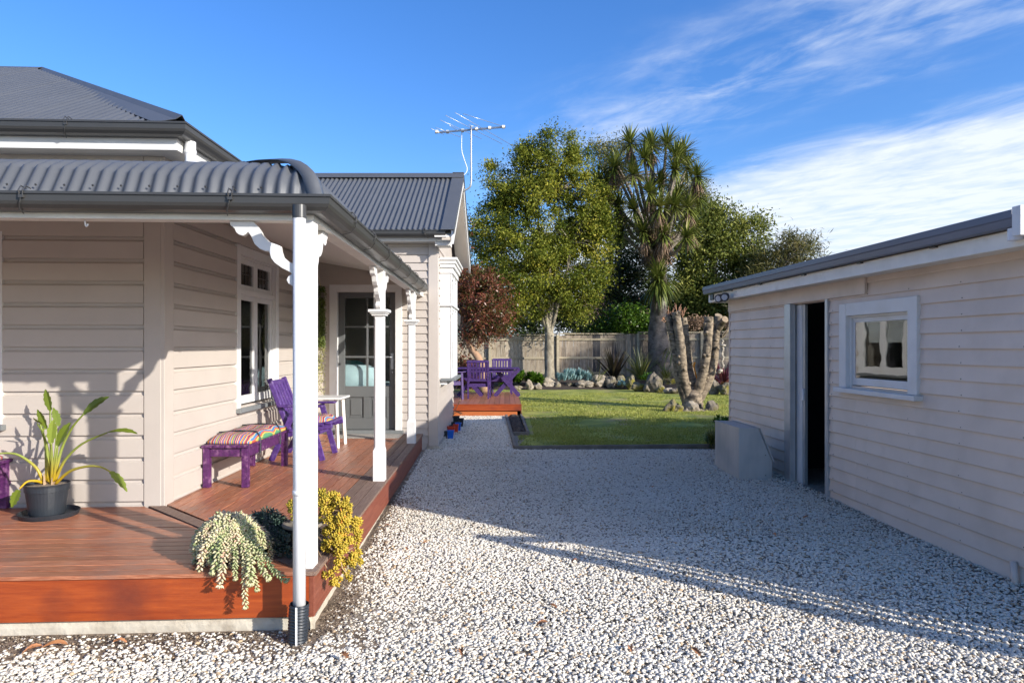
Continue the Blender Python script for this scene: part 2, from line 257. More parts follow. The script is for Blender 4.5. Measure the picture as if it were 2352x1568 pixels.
# ------------------------------------------------------------------ mesh helpers
class Fr:
    """wall frame: u along, n outward, z up"""
    def __init__(s, o, u, n): s.o = Vector((*o[:2], 0)); s.u = Vector((*u, 0)).normalized(); s.n = Vector((*n, 0)).normalized()
    def __call__(s, u, n, z): return s.o+s.u*u+s.n*n+Vector((0, 0, z))
class Wd:
    def __call__(s, x, y, z): return Vector((x, y, z))
W0 = Wd()
WL = {}
class MB:
    def __init__(s): s.v = []; s.f = []; s.t = []
    def add(s, vs, fs, tint=None):
        b = len(s.v); s.v += [tuple(v) for v in vs]; s.f += [tuple(b+i for i in f) for f in fs]
        s.t += [tint if tint is not None else .5]*len(vs)
    def box(s, x0, x1, y0, y1, z0, z1, fr=W0):
        s.add([fr(x, y, z) for z in (z0, z1) for y in (y0, y1) for x in (x0, x1)],
              [(0, 1, 3, 2), (4, 6, 7, 5), (0, 4, 5, 1), (2, 3, 7, 6), (0, 2, 6, 4), (1, 5, 7, 3)]); return s
    def prism(s, poly, a, b, fn):
        """poly: 2D points; fn(p, q, t)->world with t = a / b"""
        n = len(poly)
        s.add([fn(p, q, a) for p, q in poly]+[fn(p, q, b) for p, q in poly],
              [tuple(range(n))[::-1], tuple(range(n, 2*n))]+[(i, (i+1) % n, n+(i+1) % n, n+i) for i in range(n)]); return s
    def slab(s, pts, z0, z1):
        return s.prism([(p[0], p[1]) for p in pts], z0, z1, lambda p, q, t: (p, q, t))
    def beam(s, p0, p1, w, t, side=None, taper=1):
        p0 = Vector(p0); p1 = Vector(p1); d = (p1-p0).normalized()
        a = Vector(side).normalized() if side else d.cross(Vector((0, 0, 1)))
        if a.length < 1e-4: a = Vector((1, 0, 0))
        a = (a-d*a.dot(d)).normalized(); b = d.cross(a)
        vs = []
        for p, k in ((p0, 1), (p1, taper)):
            for x, y in ((-1, -1), (1, -1), (1, 1), (-1, 1)): vs.append(p+a*x*w/2*k+b*y*t/2*k)
        s.add(vs, [(3, 2, 1, 0), (4, 5, 6, 7), (0, 1, 5, 4), (1, 2, 6, 5), (2, 3, 7, 6), (3, 0, 4, 7)]); return s
    def tube(s, pts, r, n=8, caps=True, bump=0, seed=0, tint=None):
        pts = [Vector(p) for p in pts]; m = len(pts); rs = r if isinstance(r, (list, tuple)) else [r]*m
        vs = []; a = None; rn = random.Random(seed)
        for i, p in enumerate(pts):
            d = (pts[min(i+1, m-1)]-pts[max(i-1, 0)]).normalized()
            if a is None: a = d.orthogonal().normalized()
            else:
                a = a-d*a.dot(d); a = a.normalized() if a.length > 1e-5 else d.orthogonal().normalized()
            b = d.cross(a)
            for k in range(n):
                t = 2*math.pi*k/n; rr = rs[i]*(1+(rn.uniform(-bump, bump) if bump else 0))
                vs.append(p+(a*math.cos(t)+b*math.sin(t))*rr)
        fs = [(i*n+k, i*n+(k+1) % n, (i+1)*n+(k+1) % n, (i+1)*n+k) for i in range(m-1) for k in range(n)]
        if caps: fs += [tuple(range(n))[::-1], tuple((m-1)*n+k for k in range(n))]
        s.add(vs, fs, tint); return s
    def lathe(s, prof, c, n=24, closed=False):
        vs = []; m = len(prof)
        for r, z in prof:
            for k in range(n):
                t = 2*math.pi*k/n; vs.append((c[0]+r*math.cos(t), c[1]+r*math.sin(t), c[2]+z))
        s.add(vs, [(i*n+k, i*n+(k+1) % n, (i+1)*n+(k+1) % n, (i+1)*n+k) for i in range(m-1) for k in range(n)]); return s
    def grid(s, nu, nv, fn):
        s.add([fn(i, j) for i in range(nu) for j in range(nv)], [(i*nv+j, (i+1)*nv+j, (i+1)*nv+j+1, i*nv+j+1) for i in range(nu-1) for j in range(nv-1)]); return s
    def sweep(s, prof, path, outs, closed=True):
        """prof: (out, z) points; path: xyz; outs: outward 2D vector at each path point (mitre scaled)"""
        n = len(prof); m = len(path); vs = []
        for p, o in zip(path, outs):
            for a, z in prof: vs.append((p[0]+o[0]*a, p[1]+o[1]*a, p[2]+z))
        k = n if closed else n-1
        fs = [(i*n+j, i*n+(j+1) % n, (i+1)*n+(j+1) % n, (i+1)*n+j) for i in range(m-1) for j in range(k)]
        if closed: fs += [tuple(range(n))[::-1], tuple((m-1)*n+j for j in range(n))]
        s.add(vs, fs); return s
    def build(s, name, mat, parent=None, smooth=False, bevel=0, tint=False, recalc=True, loc=None):
        w = WL[parent.name] if parent else Vector(loc or (0, 0, 0))
        me = bpy.data.meshes.new(name)
        me.from_pydata([tuple(Vector(v)-w) for v in s.v], [], s.f)
        if recalc:
            bm = bmesh.new(); bm.from_mesh(me); bmesh.ops.recalc_face_normals(bm, faces=bm.faces); bm.to_mesh(me); bm.free()
        if tint:
            at = me.attributes.new('tint', 'FLOAT', 'POINT'); at.data.foreach_set('value', s.t)
        me.materials.append(M[mat])
        if smooth: me.polygons.foreach_set('use_smooth', [True]*len(me.polygons))
        o = bpy.data.objects.new(name, me); COL.objects.link(o)
        if parent: o.parent = parent
        else: o.location = w
        WL[o.name] = w
        if bevel:
            b = o.modifiers.new('bevel', 'BEVEL'); b.width = bevel; b.segments = 2; b.limit_method = 'ANGLE'
        if smooth == 'auto':
            pass
        return o
def np_mesh(name, V, K, mat, parent=None, tint=None, loc=None, smooth=False):
    """V (n,3), K (m,k) numpy -> object, quickly"""
    w = WL[parent.name] if parent else Vector(loc or (0, 0, 0))
    V = np.asarray(V, np.float32)-np.array(w, np.float32); K = np.asarray(K, np.int32)
    me = bpy.data.meshes.new(name); m, k = K.shape
    me.vertices.add(len(V)); me.vertices.foreach_set('co', V.ravel())
    me.loops.add(m*k); me.loops.foreach_set('vertex_index', K.ravel())
    me.polygons.add(m); me.polygons.foreach_set('loop_start', np.arange(0, m*k, k, dtype=np.int32))
    if smooth: me.polygons.foreach_set('use_smooth', np.ones(m, bool))
    me.update(calc_edges=True)
    if tint is not None:
        at = me.attributes.new('tint', 'FLOAT', 'POINT'); at.data.foreach_set('value', np.asarray(tint, np.float32))
    me.materials.append(M[mat])
    o = bpy.data.objects.new(name, me); COL.objects.link(o)
    if parent: o.parent = parent
    else: o.location = w
    WL[o.name] = w
    return o
def tag(o, label=None, cat=None, group=None, kind=None):
    for k, v in (('label', label), ('category', cat), ('group', group), ('kind', kind)):
        if v: o[k] = v
    return o
def thing(name, label, cat, loc, group=None):
    o = bpy.data.objects.new(name, None); COL.objects.link(o); o.location = loc; o.empty_display_size = .2
    WL[o.name] = Vector(loc); return tag(o, label, cat, group)
def copy_tree(o, parent=None):
    c = o.copy(); COL.objects.link(c)
    if parent: c.parent = parent
    for ch in list(o.children): copy_tree(ch, c)
    return c
def dup(o, loc, rz=0, label=None, scale=None):
    c = copy_tree(o); c.location = loc; c.rotation_euler = (0, 0, rz)
    if label: c['label'] = label
    if scale: c.scale = scale
    return c
def arc(p, n):
    """smooth a polyline (Catmull-Rom)"""
    p = [Vector(q) for q in p]; out = []
    for i in range(len(p)-1):
        a, b, c, d = p[max(i-1, 0)], p[i], p[i+1], p[min(i+2, len(p)-1)]
        for k in range(n):
            t = k/n
            out.append(.5*((2*b)+(c-a)*t+(2*a-5*b+4*c-d)*t*t+(3*b-a-3*c+d)*t**3))
    out.append(p[-1]); return out
def clip_z(poly, z0, z1):
    for lim, keep in ((z0, lambda z: z >= z0), (z1, lambda z: z <= z1)):
        out = []
        for i, (n, z) in enumerate(poly):
            n2, z2 = poly[(i+1) % len(poly)]
            if keep(z): out.append((n, z))
            if keep(z) != keep(z2): out.append((n+(n2-n)*(lim-z)/(z2-z), lim))
        poly = out
    return poly
def clad(parent, fr, u0, u1, z0, ztop, h, prof, opens, mat, jitter=0):
    """weatherboards, each a mesh of its own; opens: (u0,u1,z0,z1)"""
    z = z0
    while z < ztop-.01:
        zt = min(z+h, ztop); P = [(n, z+q*h) for n, q in prof]
        if zt < z+h: P = clip_z(P, z-.02, zt)
        segs = [(u0, u1, z-1, z+2)]
        for a, b, c, d in opens:
            if d <= z or c >= zt: continue
            new = []
            for s0, s1, k0, k1 in segs:
                if b <= s0 or a >= s1: new.append((s0, s1, k0, k1)); continue
                if s0 < a: new.append((s0, a, k0, k1))
                if b < s1: new.append((b, s1, k0, k1))
                m0, m1 = max(s0, a), min(s1, b)
                if c > z+.015: new.append((m0, m1, k0, c))
                if d < zt-.015: new.append((m0, m1, d, k1))
            segs = new
        for s0, s1, k0, k1 in segs:
            if s1-s0 < .01: continue
            Q = clip_z(P, k0, k1) if (k0 > z-.5 or k1 < z+1.5) else P
            if len(Q) < 3: continue
            dn = random.uniform(-jitter, jitter)
            MB().prism(Q, s0, s1, lambda p, q, t: fr(t, p+dn, q)).build('weatherboard', mat, parent)
        z += h
def sheath(parent, fr, u0, u1, z0, z1, opens, mat, t=.1, name='wall'):
    us = sorted({u0, u1, *[o[0] for o in opens], *[o[1] for o in opens]}); zs = sorted({z0, z1, *[o[2] for o in opens], *[o[3] for o in opens]})
    us = [u for u in us if u0 <= u <= u1]; zs = [z for z in zs if z0 <= z <= z1]
    mb = MB()
    for a, b in zip(us, us[1:]):
        for c, d in zip(zs, zs[1:]):
            uc, zc = (a+b)/2, (c+d)/2
            if any(o[0] < uc < o[1] and o[2] < zc < o[3] for o in opens): continue
            mb.box(a, b, -t, 0, c, d, fr)
    return mb.build(name, mat, parent)
RUST = [(0, 0), (.030, 0), (.030, .765), (.026, .785), (.016, .815), (.010, .87), (.008, 1.0), (0, 1.0)]
BEVEL = [(0, -.06), (.026, -.06), (.026, -.04), (.006, 1.0), (0, 1.0)]
LAP = [(0, -.05), (.026, -.05), (.028, .0), (.010, 1.0), (0, 1.0)]
def mk_bead():
    m = bpy.data.materials.new('beadboard'); m.use_nodes = True; nt = m.node_tree; N = nt.nodes; L = nt.links; P = N['Principled BSDF']
    P.inputs['Base Color'].default_value = (.70, .67, .62, 1); P.inputs['Roughness'].default_value = .5
    tc = N.new('ShaderNodeTexCoord'); w = N.new('ShaderNodeTexWave'); w.bands_direction = 'Y'; w.inputs['Scale'].default_value = 7; w.wave_profile = 'SIN'
    L.new(tc.outputs['Object'], w.inputs[0]); cr = N.new('ShaderNodeMapRange'); cr.inputs[1].default_value = 0; cr.inputs[2].default_value = .15
    L.new(w.outputs['Fac'], cr.inputs[0]); b = N.new('ShaderNodeBump'); b.inputs['Strength'].default_value = .7; b.inputs['Distance'].default_value = .008
    L.new(cr.outputs[0], b.inputs['Height']); L.new(b.outputs[0], P.inputs['Normal']); M['beadboard'] = m
mk_bead()
# ------------------------------------------------------------------ ground
def ground():
    ys = [-400, -60, -10, 0, 2, 3.8, 5, 6.5, 8, 10.3, 14, 18, 23.4, 24.2, 30, 60, 200, 1500]; xs = [-1500, -200, -30, -10, -5, -1, 3, 6, 12, 30, 200, 1500]
    MB().grid(len(xs), len(ys), lambda i, j: (xs[i], ys[j], zg(ys[j]))).build('ground', 'gravel_bed')['kind'] = 'structure'
    # bare earth beside the verandah footing
    mb = MB(); rn = random.Random(4); n = 30
    mb.grid(n, 3, lambda i, j: (-5.2+4.5*i/(n-1), [3.85, 3.6, 3.36+.07*math.sin(i*1.7)+rn.uniform(-.03, .03)][j]-.0+(-.19+.043*i*30/n/7 if j else 0), .003+(.003 if j == 1 else 0)-(.010 if j == 2 else 0)))
    tag(mb.build('bare_earth', 'soil'), kind='structure')
    mb = MB(); mb.grid(24, 3, lambda i, j: (-1.12-.0305*(i*.2)+[-.05, .14, .27+.06*math.sin(i*2.1)+rn.uniform(-.04, .04)][j]*(1-.4*i/24)*min(1, .25+i*.3), 3.55+i*.2, zg(3.55+i*.2)+.003+[.0, .003, -.010][j]))
    tag(mb.build('bare_earth', 'soil'), kind='structure')
    # lawn sheet
    mb = MB()
    ys = [9.93+i*(23.2-9.93)/40 for i in range(41)]
    def xl(y): return np.interp(y, [9.9, 11.4, 14.4, 14.5, 18.4, 23.6], [.06, .30, .26, .22, .18, -3])
    mb.grid(30, 41, lambda i, j: (xl(ys[j])+(14-xl(ys[j]))*i/29, ys[j], zg(ys[j])+.012+.018*mnoise.noise(Vector((i*.7, j*.5, 0)))))
    tag(mb.build('lawn', 'lawn', smooth=True), kind='structure')
    mb = MB(); mb.grid(40, 6, lambda i, j: (-6+i*.62, (22.9 if i < 16 else 22.9-.12*(i-16))+j*1.4-.2*math.sin(i*.7), .115+[-.03, .17, .25, .27, .27, .27][j]+.03*mnoise.noise(Vector((i, j, 2)))))
    tag(mb.build('garden_bed', 'dark_soil', smooth=True), kind='structure')
    # timber edging boards round lawn and seed bed
    def edge(label, p0, p1, w, h, mat='old_timber'):
        o = MB().beam(p0, p1, w, h, side=(Vector(p1)-Vector(p0)).cross(Vector((0, 0, 1)))).build('lawn_edging', mat, loc=p0, bevel=.006)
        tag(o, label, 'edging board', 'old timber boards edging the lawn and seed bed')
    edge('long weathered edging board between the white gravel and the near end of the lawn', (.04, 9.87, .13), (4.6, 10.03, .145), .045, .07)
    edge('grey edging board between gravel path and seed bed, running to the far deck', (.045, 9.87, .125), (-.12, 14.35, .13), .05, .08)
    edge('far side edging board of the seed bed, against the lawn', (.27, 11.4, .135), (.19, 14.3, .135), .045, .10)
    edge('short end board closing the near end of the seed bed', (.0, 11.37, .13), (.29, 11.38, .13), .04, .09)
    mb = MB(); rn = random.Random(8)
    mb.grid(8, 50, lambda i, j: (-.0+.025+.24*i/7-.1*j/49, 11.42+2.9*j/49, .13+.05*math.sin(i/7*3.14)+rn.uniform(-.012, .02)))
    tag(mb.build('seed_bed', 'dark_soil'), kind='structure')
ground()

# ------------------------------------------------------------------ frames
c3, s3 = math.cos(rad(3)), math.sin(rad(3))
WC = (-2.784, 5.43)
FF = Fr(WC, (-c3, -s3), (s3, -c3)); SF = Fr(WC, (-.012, 1), (1, .012))
DF = Fr((-2.84, 9.85), (1, 0), (0, -1)); EF = Fr((-1.094, 9.85), (-.0105, 1), (1, .0105))
C2 = (-1.125, 3.87); VF = Fr(C2, (-c3, -s3), (s3, -c3)); VS = Fr(C2, (-.026, 1), (1, .026))
CK = (-1.111, 3.836); KF = Fr(CK, (-c3, -s3), (s3, -c3)); KS = Fr(CK, (-.0305, 1), (1, .0305))
def outs(A, B): return [A.n.xy, A.n.xy+B.n.xy, B.n.xy]
GUT = [(0, -.012), (0, -.088), (.05, -.088), (.08, -.08), (.1, -.062), (.108, -.045), (.11, -.01), (.118, -.008), (.118, .006), (.104, .006), (.104, -.012)]
def corr(mb, P, umax, rmax, prof, pitch=.076, amp=.0085, nr=10, u0=0, per=8, ph=0):
    """corrugated sheet: P(u, r, h)->world"""
    n = int((umax-u0)/pitch*per)+1
    pr = np.array(prof)
    def fn(i, j):
        u = u0+(umax-u0)*i/(n-1); R = rmax(u); r = R*j/(nr-1); h = np.interp(r, pr[:, 0], pr[:, 1])
        e = .02; dh = (np.interp(r+e, pr[:, 0], pr[:, 1])-np.interp(max(r-e, 0), pr[:, 0], pr[:, 1]))/(e+min(r, e)); k = 1/math.hypot(1, dh)
        w = amp*math.cos(2*math.pi*u/pitch+ph)+.004*(1-(u/.76+.3) % 1)
        return P(u, r-w*dh*k, h+w*k)
    mb.grid(n, nr, fn)
def gutter_hook(parent, fr, u, z, n0=.0):
    mb = MB()
    for d in (-.012, .012):
        mb.tube([fr(u+d, n0+.06, z+.03), fr(u+d, n0+.105, z+.035), fr(u+d*.9, n0+.128, z+.005), fr(u+d*.6, n0+.122, z-.03)], .0035, 5)
    mb.tube([fr(u, n0+.124, z-.028), fr(u+.01, n0+.118, z-.055), fr(u+.03, n0+.085, z-.09), fr(u+.045, n0+.03, z-.10)], .0035, 5)
    mb.box(u-.012, u+.012, n0+.112, n0+.128, z-.032, z-.016, fr)
    return mb.build('gutter_hook', 'gutter_metal', parent)

# ------------------------------------------------------------------ windows
def window(parent, fr, u0, u1, z0, z1, cols, trans=None, trim=.1, sash=.055, depth=.06, sill='sill_paint', lead=False, glass='glass', paint='white_paint', proud=.035, single=False):
    """architrave + frame = 'window' part; sashes, panes and sill are sub-parts"""
    mb = MB()
    a, b, c, d = u0+trim, u1-trim, z0+trim*.2, z1-trim
    mb.box(u0, a, -.02, proud, z0, z1, fr); mb.box(b, u1, -.02, proud, z0, z1, fr); mb.box(a, b, -.02, proud-.003, d, z1, fr)
    mb.box(a, a+.02, -depth-.03, .01, z0, d, fr); mb.box(b-.02, b, -depth-.03, .01, z0, d, fr); mb.box(a+.02, b-.02, -depth-.03, .008, d-.02, d, fr)
    rows = [(z0+.03, d-.02)] if trans is None else [(z0+.03, trans-.025), (trans+.025, d-.02)]
    if trans is not None: mb.box(a+.02, b-.02, -depth-.02, .022, trans-.025, trans+.025, fr)
    w = mb.build('window', paint, parent, bevel=.003)
    cw = (b-a-.04)/cols
    for ri, (r0, r1) in enumerate(rows):
        for k in range(cols):
            x0 = a+.02+k*cw+.002; x1 = x0+cw-.004; s = sash
            m = MB(); bs = s*1.55 if ri == 0 else s
            m.box(x0, x0+s, -depth, -.012, r0, r1, fr); m.box(x1-s, x1, -depth, -.012, r0, r1, fr)
            m.box(x0+s, x1-s, -depth, -.014, r0, r0+bs, fr); m.box(x0+s, x1-s, -depth, -.014, r1-s, r1, fr)
            m.build('sash', paint, w, bevel=.003)
            MB().box(x0+s, x1-s, -depth*.6-.002, -depth*.6+.002, r0+bs, r1-s, fr).build('pane', glass, w)
            if lead and ri == 1:
                m = MB()
                for q in (.25, .5, .75): m.box(x0+s+(x1-x0-2*s)*q-.003, x0+s+(x1-x0-2*s)*q+.003, -depth*.6+.003, -depth*.6+.007, r0+bs, r1-s, fr)
                m.box(x0+s, x1-s, -depth*.6+.003, -depth*.6+.009, (r0+r1)/2+.002, (r0+r1)/2+.008, fr); m.build('leading', 'lead', w)
    MB().box(u0-.03, u1+.03, -.03, proud+.045, z0-.045, z0-.002, fr).build('sill', sill, w, bevel=.004)
    return w

# ------------------------------------------------------------------ house
house = thing('house', 'cream weatherboard house with dark grey corrugated roofs on the left', 'house', (-2.9, 9.85, .1))
def build_house():
    H = house
    win_side = (1.45, 2.72, .97, 2.635); win_front = (1.205, 2.3, .99, 2.5)
    wb = 'house_board'
    clad(H, FF, .13, 6.18, .204, 3.1, .174, RUST, [win_front], wb)
    clad(H, SF, .13, 4.40, .204, 3.1, .174, RUST, [(win_side[0], win_side[1], win_side[2], win_side[3])], wb)
    sheath(H, FF, .1, 6.2, 0, 3.15, [(win_front[0]+.08, win_front[1]-.08, 1.0, 2.42)], 'house_sheath')
    sheath(H, SF, 0, 4.42, 0, 3.15, [(win_side[0]+.08, win_side[1]-.08, .98, 2.55)], 'house_sheath')
    mb = MB(); mb.box(-.006, .125, -.02, .034, .2, 3.1, FF).build('corner_board', wb, H, bevel=.004)
    MB().box(-.030, .125, -.01, .0335, .2, 3.1, SF).build('corner_board', wb, H, bevel=.004)
    window(H, SF, *win_side, 2, trans=2.165, trim=.095, lead=True)
    window(H, FF, *win_front, 2, trim=.095)
    # frieze, eaves of the main roof
    path = [FF(6.5, 0, 0), Vector((*WC, 0)), SF(4.3, 0, 0)]; O = outs(FF, SF)
    MB().sweep([(0, 2.985), (.05, 2.985), (.062, 3.03), (0, 3.045)], path, O).build('frieze_board', wb, H)
    MB().sweep([(0, 3.10), (.21, 3.10), (.21, 3.275), (.19, 3.275), (.19, 3.118), (0, 3.118)], path, O).build('fascia', 'white_paint', H)
    g = MB().sweep([(a+.212, z+3.275) for a, z in GUT], path, O).build('gutter', 'gutter_metal', H)
    for u in (.55, 1.62): gutter_hook(g, FF, u, 3.275, .212)
    for u in (.9, 2.0): gutter_hook(g, SF, u, 3.275, .212)
    sl = math.tan(rad(28)); pr = [(0, 0), (6, 6*sl)]
    q = .30
    def PF(u, r, h): return FF(u-q, q-r, 3.27+h)
    def PS(u, r, h): return SF(u-q, q-r, 3.27+h)
    mb = MB(); corr(mb, PF, 6.9, lambda u: min(u+.001, 2.87), pr, nr=3, per=8, amp=.009)
    mb.build('roof', 'roof_metal', H, smooth=True, recalc=False)
    mb = MB(); corr(mb, PS, 5.2, lambda u: min(u+.001, 2.87), pr, nr=3, per=6, amp=.009); mb.build('roof', 'roof_metal', H, smooth=True, recalc=False)
    # hip and ridge capping
    def hip(r): return Vector((*WC, 0))+Vector((*(FF.n.xy+SF.n.xy), 0))*(q-r)+Vector((0, 0, 3.27+r*sl+.03))
    mb = MB(); mb.grid(2, 5, lambda i, j: hip(.02 if i == 0 else 2.87)+[FF.u*.21+Vector((0, 0, -.025)), FF.u*.05+Vector((0, 0, .0)), Vector((0, 0, .03)), SF.u*.05, SF.u*.21+Vector((0, 0, -.025))][j])
    o = mb.build('hip_cap', 'roof_metal', H, recalc=False); m = o.modifiers.new('thick', 'SOLIDIFY'); m.thickness = .004
    rp = hip(2.87)
    mb = MB(); mb.grid(2, 4, lambda i, j: rp+(FF.u*(-.02 if i == 0 else 5))+[-FF.n*.2+Vector((0, 0, -.1)), Vector((0, 0, .03)), FF.n*.05+Vector((0, 0, .01)), FF.n*.2+Vector((0, 0, -.085))][j])
    o = mb.build('ridge_cap', 'roof_metal', H, recalc=False); m = o.modifiers.new('thick', 'SOLIDIFY'); m.thickness = .004
    # short downpipe from the main gutter on to the verandah roof
    p = SF(-.11, .275, 0)
    MB().tube([(p.x, p.y, 2.8), (p.x, p.y, 3.19)], .04, 16).tube([(p.x, p.y, 3.10), (p.x, p.y, 3.125)], .044, 16).build('downpipe', 'pvc', H, smooth=False)
    # ---- rear wing: door wall facing the camera
    door = (.213, 1.257, .2, 2.486)
    clad(H, DF, 0, 1.64, .0912, 3.12, .1134, BEVEL, [door], wb)
    sheath(H, DF, -1.2, 1.74, 0, 3.15, [(.325, 1.158, .37, 2.379)], 'house_sheath')
    MB().box(1.638, 1.778, -.01, .036, .17, 3.12, DF).build('corner_board', wb, H, bevel=.004)
    MB().box(-.034, .10, -.01, .032, .17, 3.12, EF).build('corner_board', wb, H, bevel=.004)
    clad(H, EF, .10, 3.10, .0912, 3.12, .1134, BEVEL, [(.44, 1.66, 1.03, 2.96)], wb)
    sheath(H, EF, 0.0, 3.12, 0, 3.15, [(.5, 1.6, 1.1, 2.7)], 'house_sheath')
    MB().box(1.62, 1.80, -.15, .06, -.1, .17, DF).box(.04, 3.12, -.1, .055, -.1, .165, EF).build('footing', 'concrete', H)
    # gable triangle
    zr, ze = 4.45, 3.22
    yf, ym, yb = 9.85, 11.4, 12.95
    gx = -1.094
    MB().prism([(yf, 3.1), (yb, 3.1), (ym, zr-.12)], gx-.1, gx+.006, lambda p, qz, t: (t-.0105*(p-9.85), p, qz)).build('gable_wall', wb, H)
    sl2 = (zr-ze)/1.9
    mb = MB(); corr(mb, lambda u, r, h: (-.84-u, 9.5+r, ze+h), 4.4, lambda u: 1.9, [(0, 0), (3, 3*sl2)], nr=2, amp=.011, per=10)
    rf = mb.build('roof', 'roof_metal', H, smooth=True, recalc=False)
    mb = MB(); corr(mb, lambda u, r, h: (-.84-u, 13.3-r, ze+h), 4.4, lambda u: 1.9, [(0, 0), (3, 3*sl2)], nr=2, amp=.009, per=4); mb.build('roof', 'roof_metal', H, smooth=True, recalc=False)
    o = MB(); o.grid(2, 4, lambda i, j: (-.80-4.4*i, 11.4+[-.17, -.03, .03, .17][j], zr+[-.075, .03, .03, -.075][j])); o = o.build('ridge_cap', 'roof_metal', H, recalc=False)
    o.modifiers.new('thick', 'SOLIDIFY').thickness = .004
    for sgn, y0 in ((1, 9.46), (-1, 13.34)):
        ln = math.hypot(1, sl2)
        mb = MB(); mb.prism([(-.99, .022), (-.80, .022), (-.80, -.05), (-.806, -.05), (-.806, .016), (-.99, .016)], 0, 1.97, lambda p, qz, t: (p, y0+sgn*t, ze-.02+sl2*t+qz)).build('verge_flashing', 'roof_metal', H)
        MB().prism([(-.845, -.20), (-.812, -.20), (-.812, -.01), (-.845, -.01)], .03, 1.93, lambda p, qz, t: (p, y0+sgn*t, ze-.02+sl2*t+qz)).build('bargeboard', 'white_paint', H)
        MB().prism([(-1.08, -.11), (-.85, -.11), (-.85, -.095), (-1.08, -.095)], .05, 1.93, lambda p, qz, t: (p, y0+sgn*t, ze-.02+sl2*t+qz)).build('soffit', 'soffit', H)
    MB().box(-4.2, -.99, 9.62, 9.645, 3.10, 3.215).build('fascia', 'white_paint', H)
    MB().box(-4.2, -.87, 9.63, 9.85, 3.08, 3.099).build('soffit', 'soffit', H)
    MB().box(-1.09, -.87, 9.64, 9.88, 3.02, 3.078).build('eave_box', 'soffit', H, bevel=.006)
    mb = MB().prism([(a, z) for a, z in GUT], -4.2, -.93, lambda p, qz, t: (t, 9.615-p, 3.215+qz)); g = mb.build('gutter', 'gutter_metal', H)
    gutter_hook(g, Fr((-1.22, 9.615), (1, 0), (0, -1)), 0, 3.215, 0)
    # ---- bay window on the side of the rear wing
    mb = MB(); mb.box(.44, .47, 0, .185, 1.12, 2.78, EF); mb.box(1.63, 1.66, 0, .185, 1.12, 2.78, EF)
    mb.box(.44, .56, .165, .19, 1.12, 2.78, EF); mb.box(1.54, 1.66, .165, .19, 1.12, 2.78, EF); mb.box(1.03, 1.08, .16, .189, 1.2, 2.7, EF)
    mb.box(.56, 1.54, .15, .186, 1.12, 1.2, EF); mb.box(.56, 1.54, .15, .187, 2.16, 2.24, EF); mb.box(.56, 1.54, .15, .186, 2.68, 2.78, EF)
    mb.box(.40, 1.70, 0, .215, 2.205, 2.235, EF)
    for k, (z, zz, e) in enumerate(((2.70, 2.78, .018), (2.781, 2.84, .045), (2.841, 2.89, .065), (2.891, 2.93, .09))): mb.box(.44-e, 1.66+e, 0, .19+e, z, zz, EF)
    mb.box(.46, 1.64, 0, .12, 1.02, 1.08, EF)
    b = mb.build('bay_window', 'white_paint', H, bevel=.003)
    for a0, a1 in ((.56, 1.03), (1.08, 1.54)):
        for z, zz in ((1.2, 2.16), (2.24, 2.68)):
            m = MB(); s = .045
            m.box(a0, a0+s, .155, .18, z, zz, EF).box(a1-s, a1, .155, .18, z, zz, EF).box(a0+s, a1-s, .155, .178, z, z+s, EF).box(a0+s, a1-s, .155, .178, zz-s, zz, EF).build('sash', 'white_paint', b)
            MB().box(a0+s, a1-s, .163, .167, z+s, zz-s, EF).build('pane', 'clear_glass', b)
    MB().box(.40, 1.70, 0, .25, 1.08, 1.122, EF).build('sill', 'sill_paint', b, bevel=.004)
    o = MB().box(.60, 1.50, .10, .106, 1.66, 2.2, EF).build('window_blind', 'curtain', loc=EF(1, .1, 1.66)); tag(o, 'pale blind half lowered inside the bay window of the rear wing', 'blind')
    # wall lantern beyond the bay
    m = MB(); p = EF(2.35, .10, 2.12)
    m.box(2.31, 2.39, 0, .02, 2.05, 2.25, EF).tube([EF(2.35, .01, 2.2), EF(2.35, .08, 2.26), EF(2.35, .13, 2.24)], .012, 6).lathe([(.0, .12), (.06, .06), (.075, .05), (.06, -.12), (.035, -.15), (0, -.15)], EF(2.35, .13, 2.1), 8)
    m.build('wall_lantern', 'gutter_metal', H)
    # ---- front door in the rear wing
    ar = MB(); ar.box(.213, .322, -.02, .04, .34, 2.486, DF).box(1.161, 1.257, -.02, .04, .34, 2.486, DF).box(.322, 1.161, -.02, .037, 2.382, 2.486, DF)
    ar.box(.30, .326, -.1, .01, .36, 2.379, DF).box(1.157, 1.18, -.1, .01, .36, 2.379, DF); ar.build('architrave', 'white_paint', H, bevel=.004)
    MB().box(.19, 1.28, -.06, .10, .345, .395, DF).build('door_sill', 'sill_paint', H, bevel=.004)
    d = MB(); y0, y1 = -.075, -.035
    d.box(.328, .42, y0, y1, .40, 2.376, DF).box(1.067, 1.155, y0, y1, .40, 2.376, DF)
    d.box(.42, 1.067, y0, y1-.001, 2.299, 2.376, DF).box(.42, 1.067, y0, y1-.001, .865, 1.023, DF).box(.42, 1.067, y0, y1-.001, .40, .565, DF)
    d.box(.728, .756, y0+.005, y1-.004, 1.023, 2.299, DF)
    for z in (1.446, 1.882): d.box(.42, .728, y0+.005, y1-.005, z-.014, z+.014, DF).box(.756, 1.067, y0+.005, y1-.005, z-.014, z+.014, DF)
    d.box(.69, .79, y0, y1-.001, .565, .865, DF)
    d.box(.47, .69, y0+.01, y1-.022, .565, .865, DF).box(.42, .47, y0+.01, y1-.001, .565, .865, DF).box(.79, 1.02, y0+.01, y1-.022, .565, .865, DF).box(1.02, 1.067, y0+.01, y1-.001, .565, .865, DF)
    dr = d.build('door', 'door_paint', H, bevel=.004)
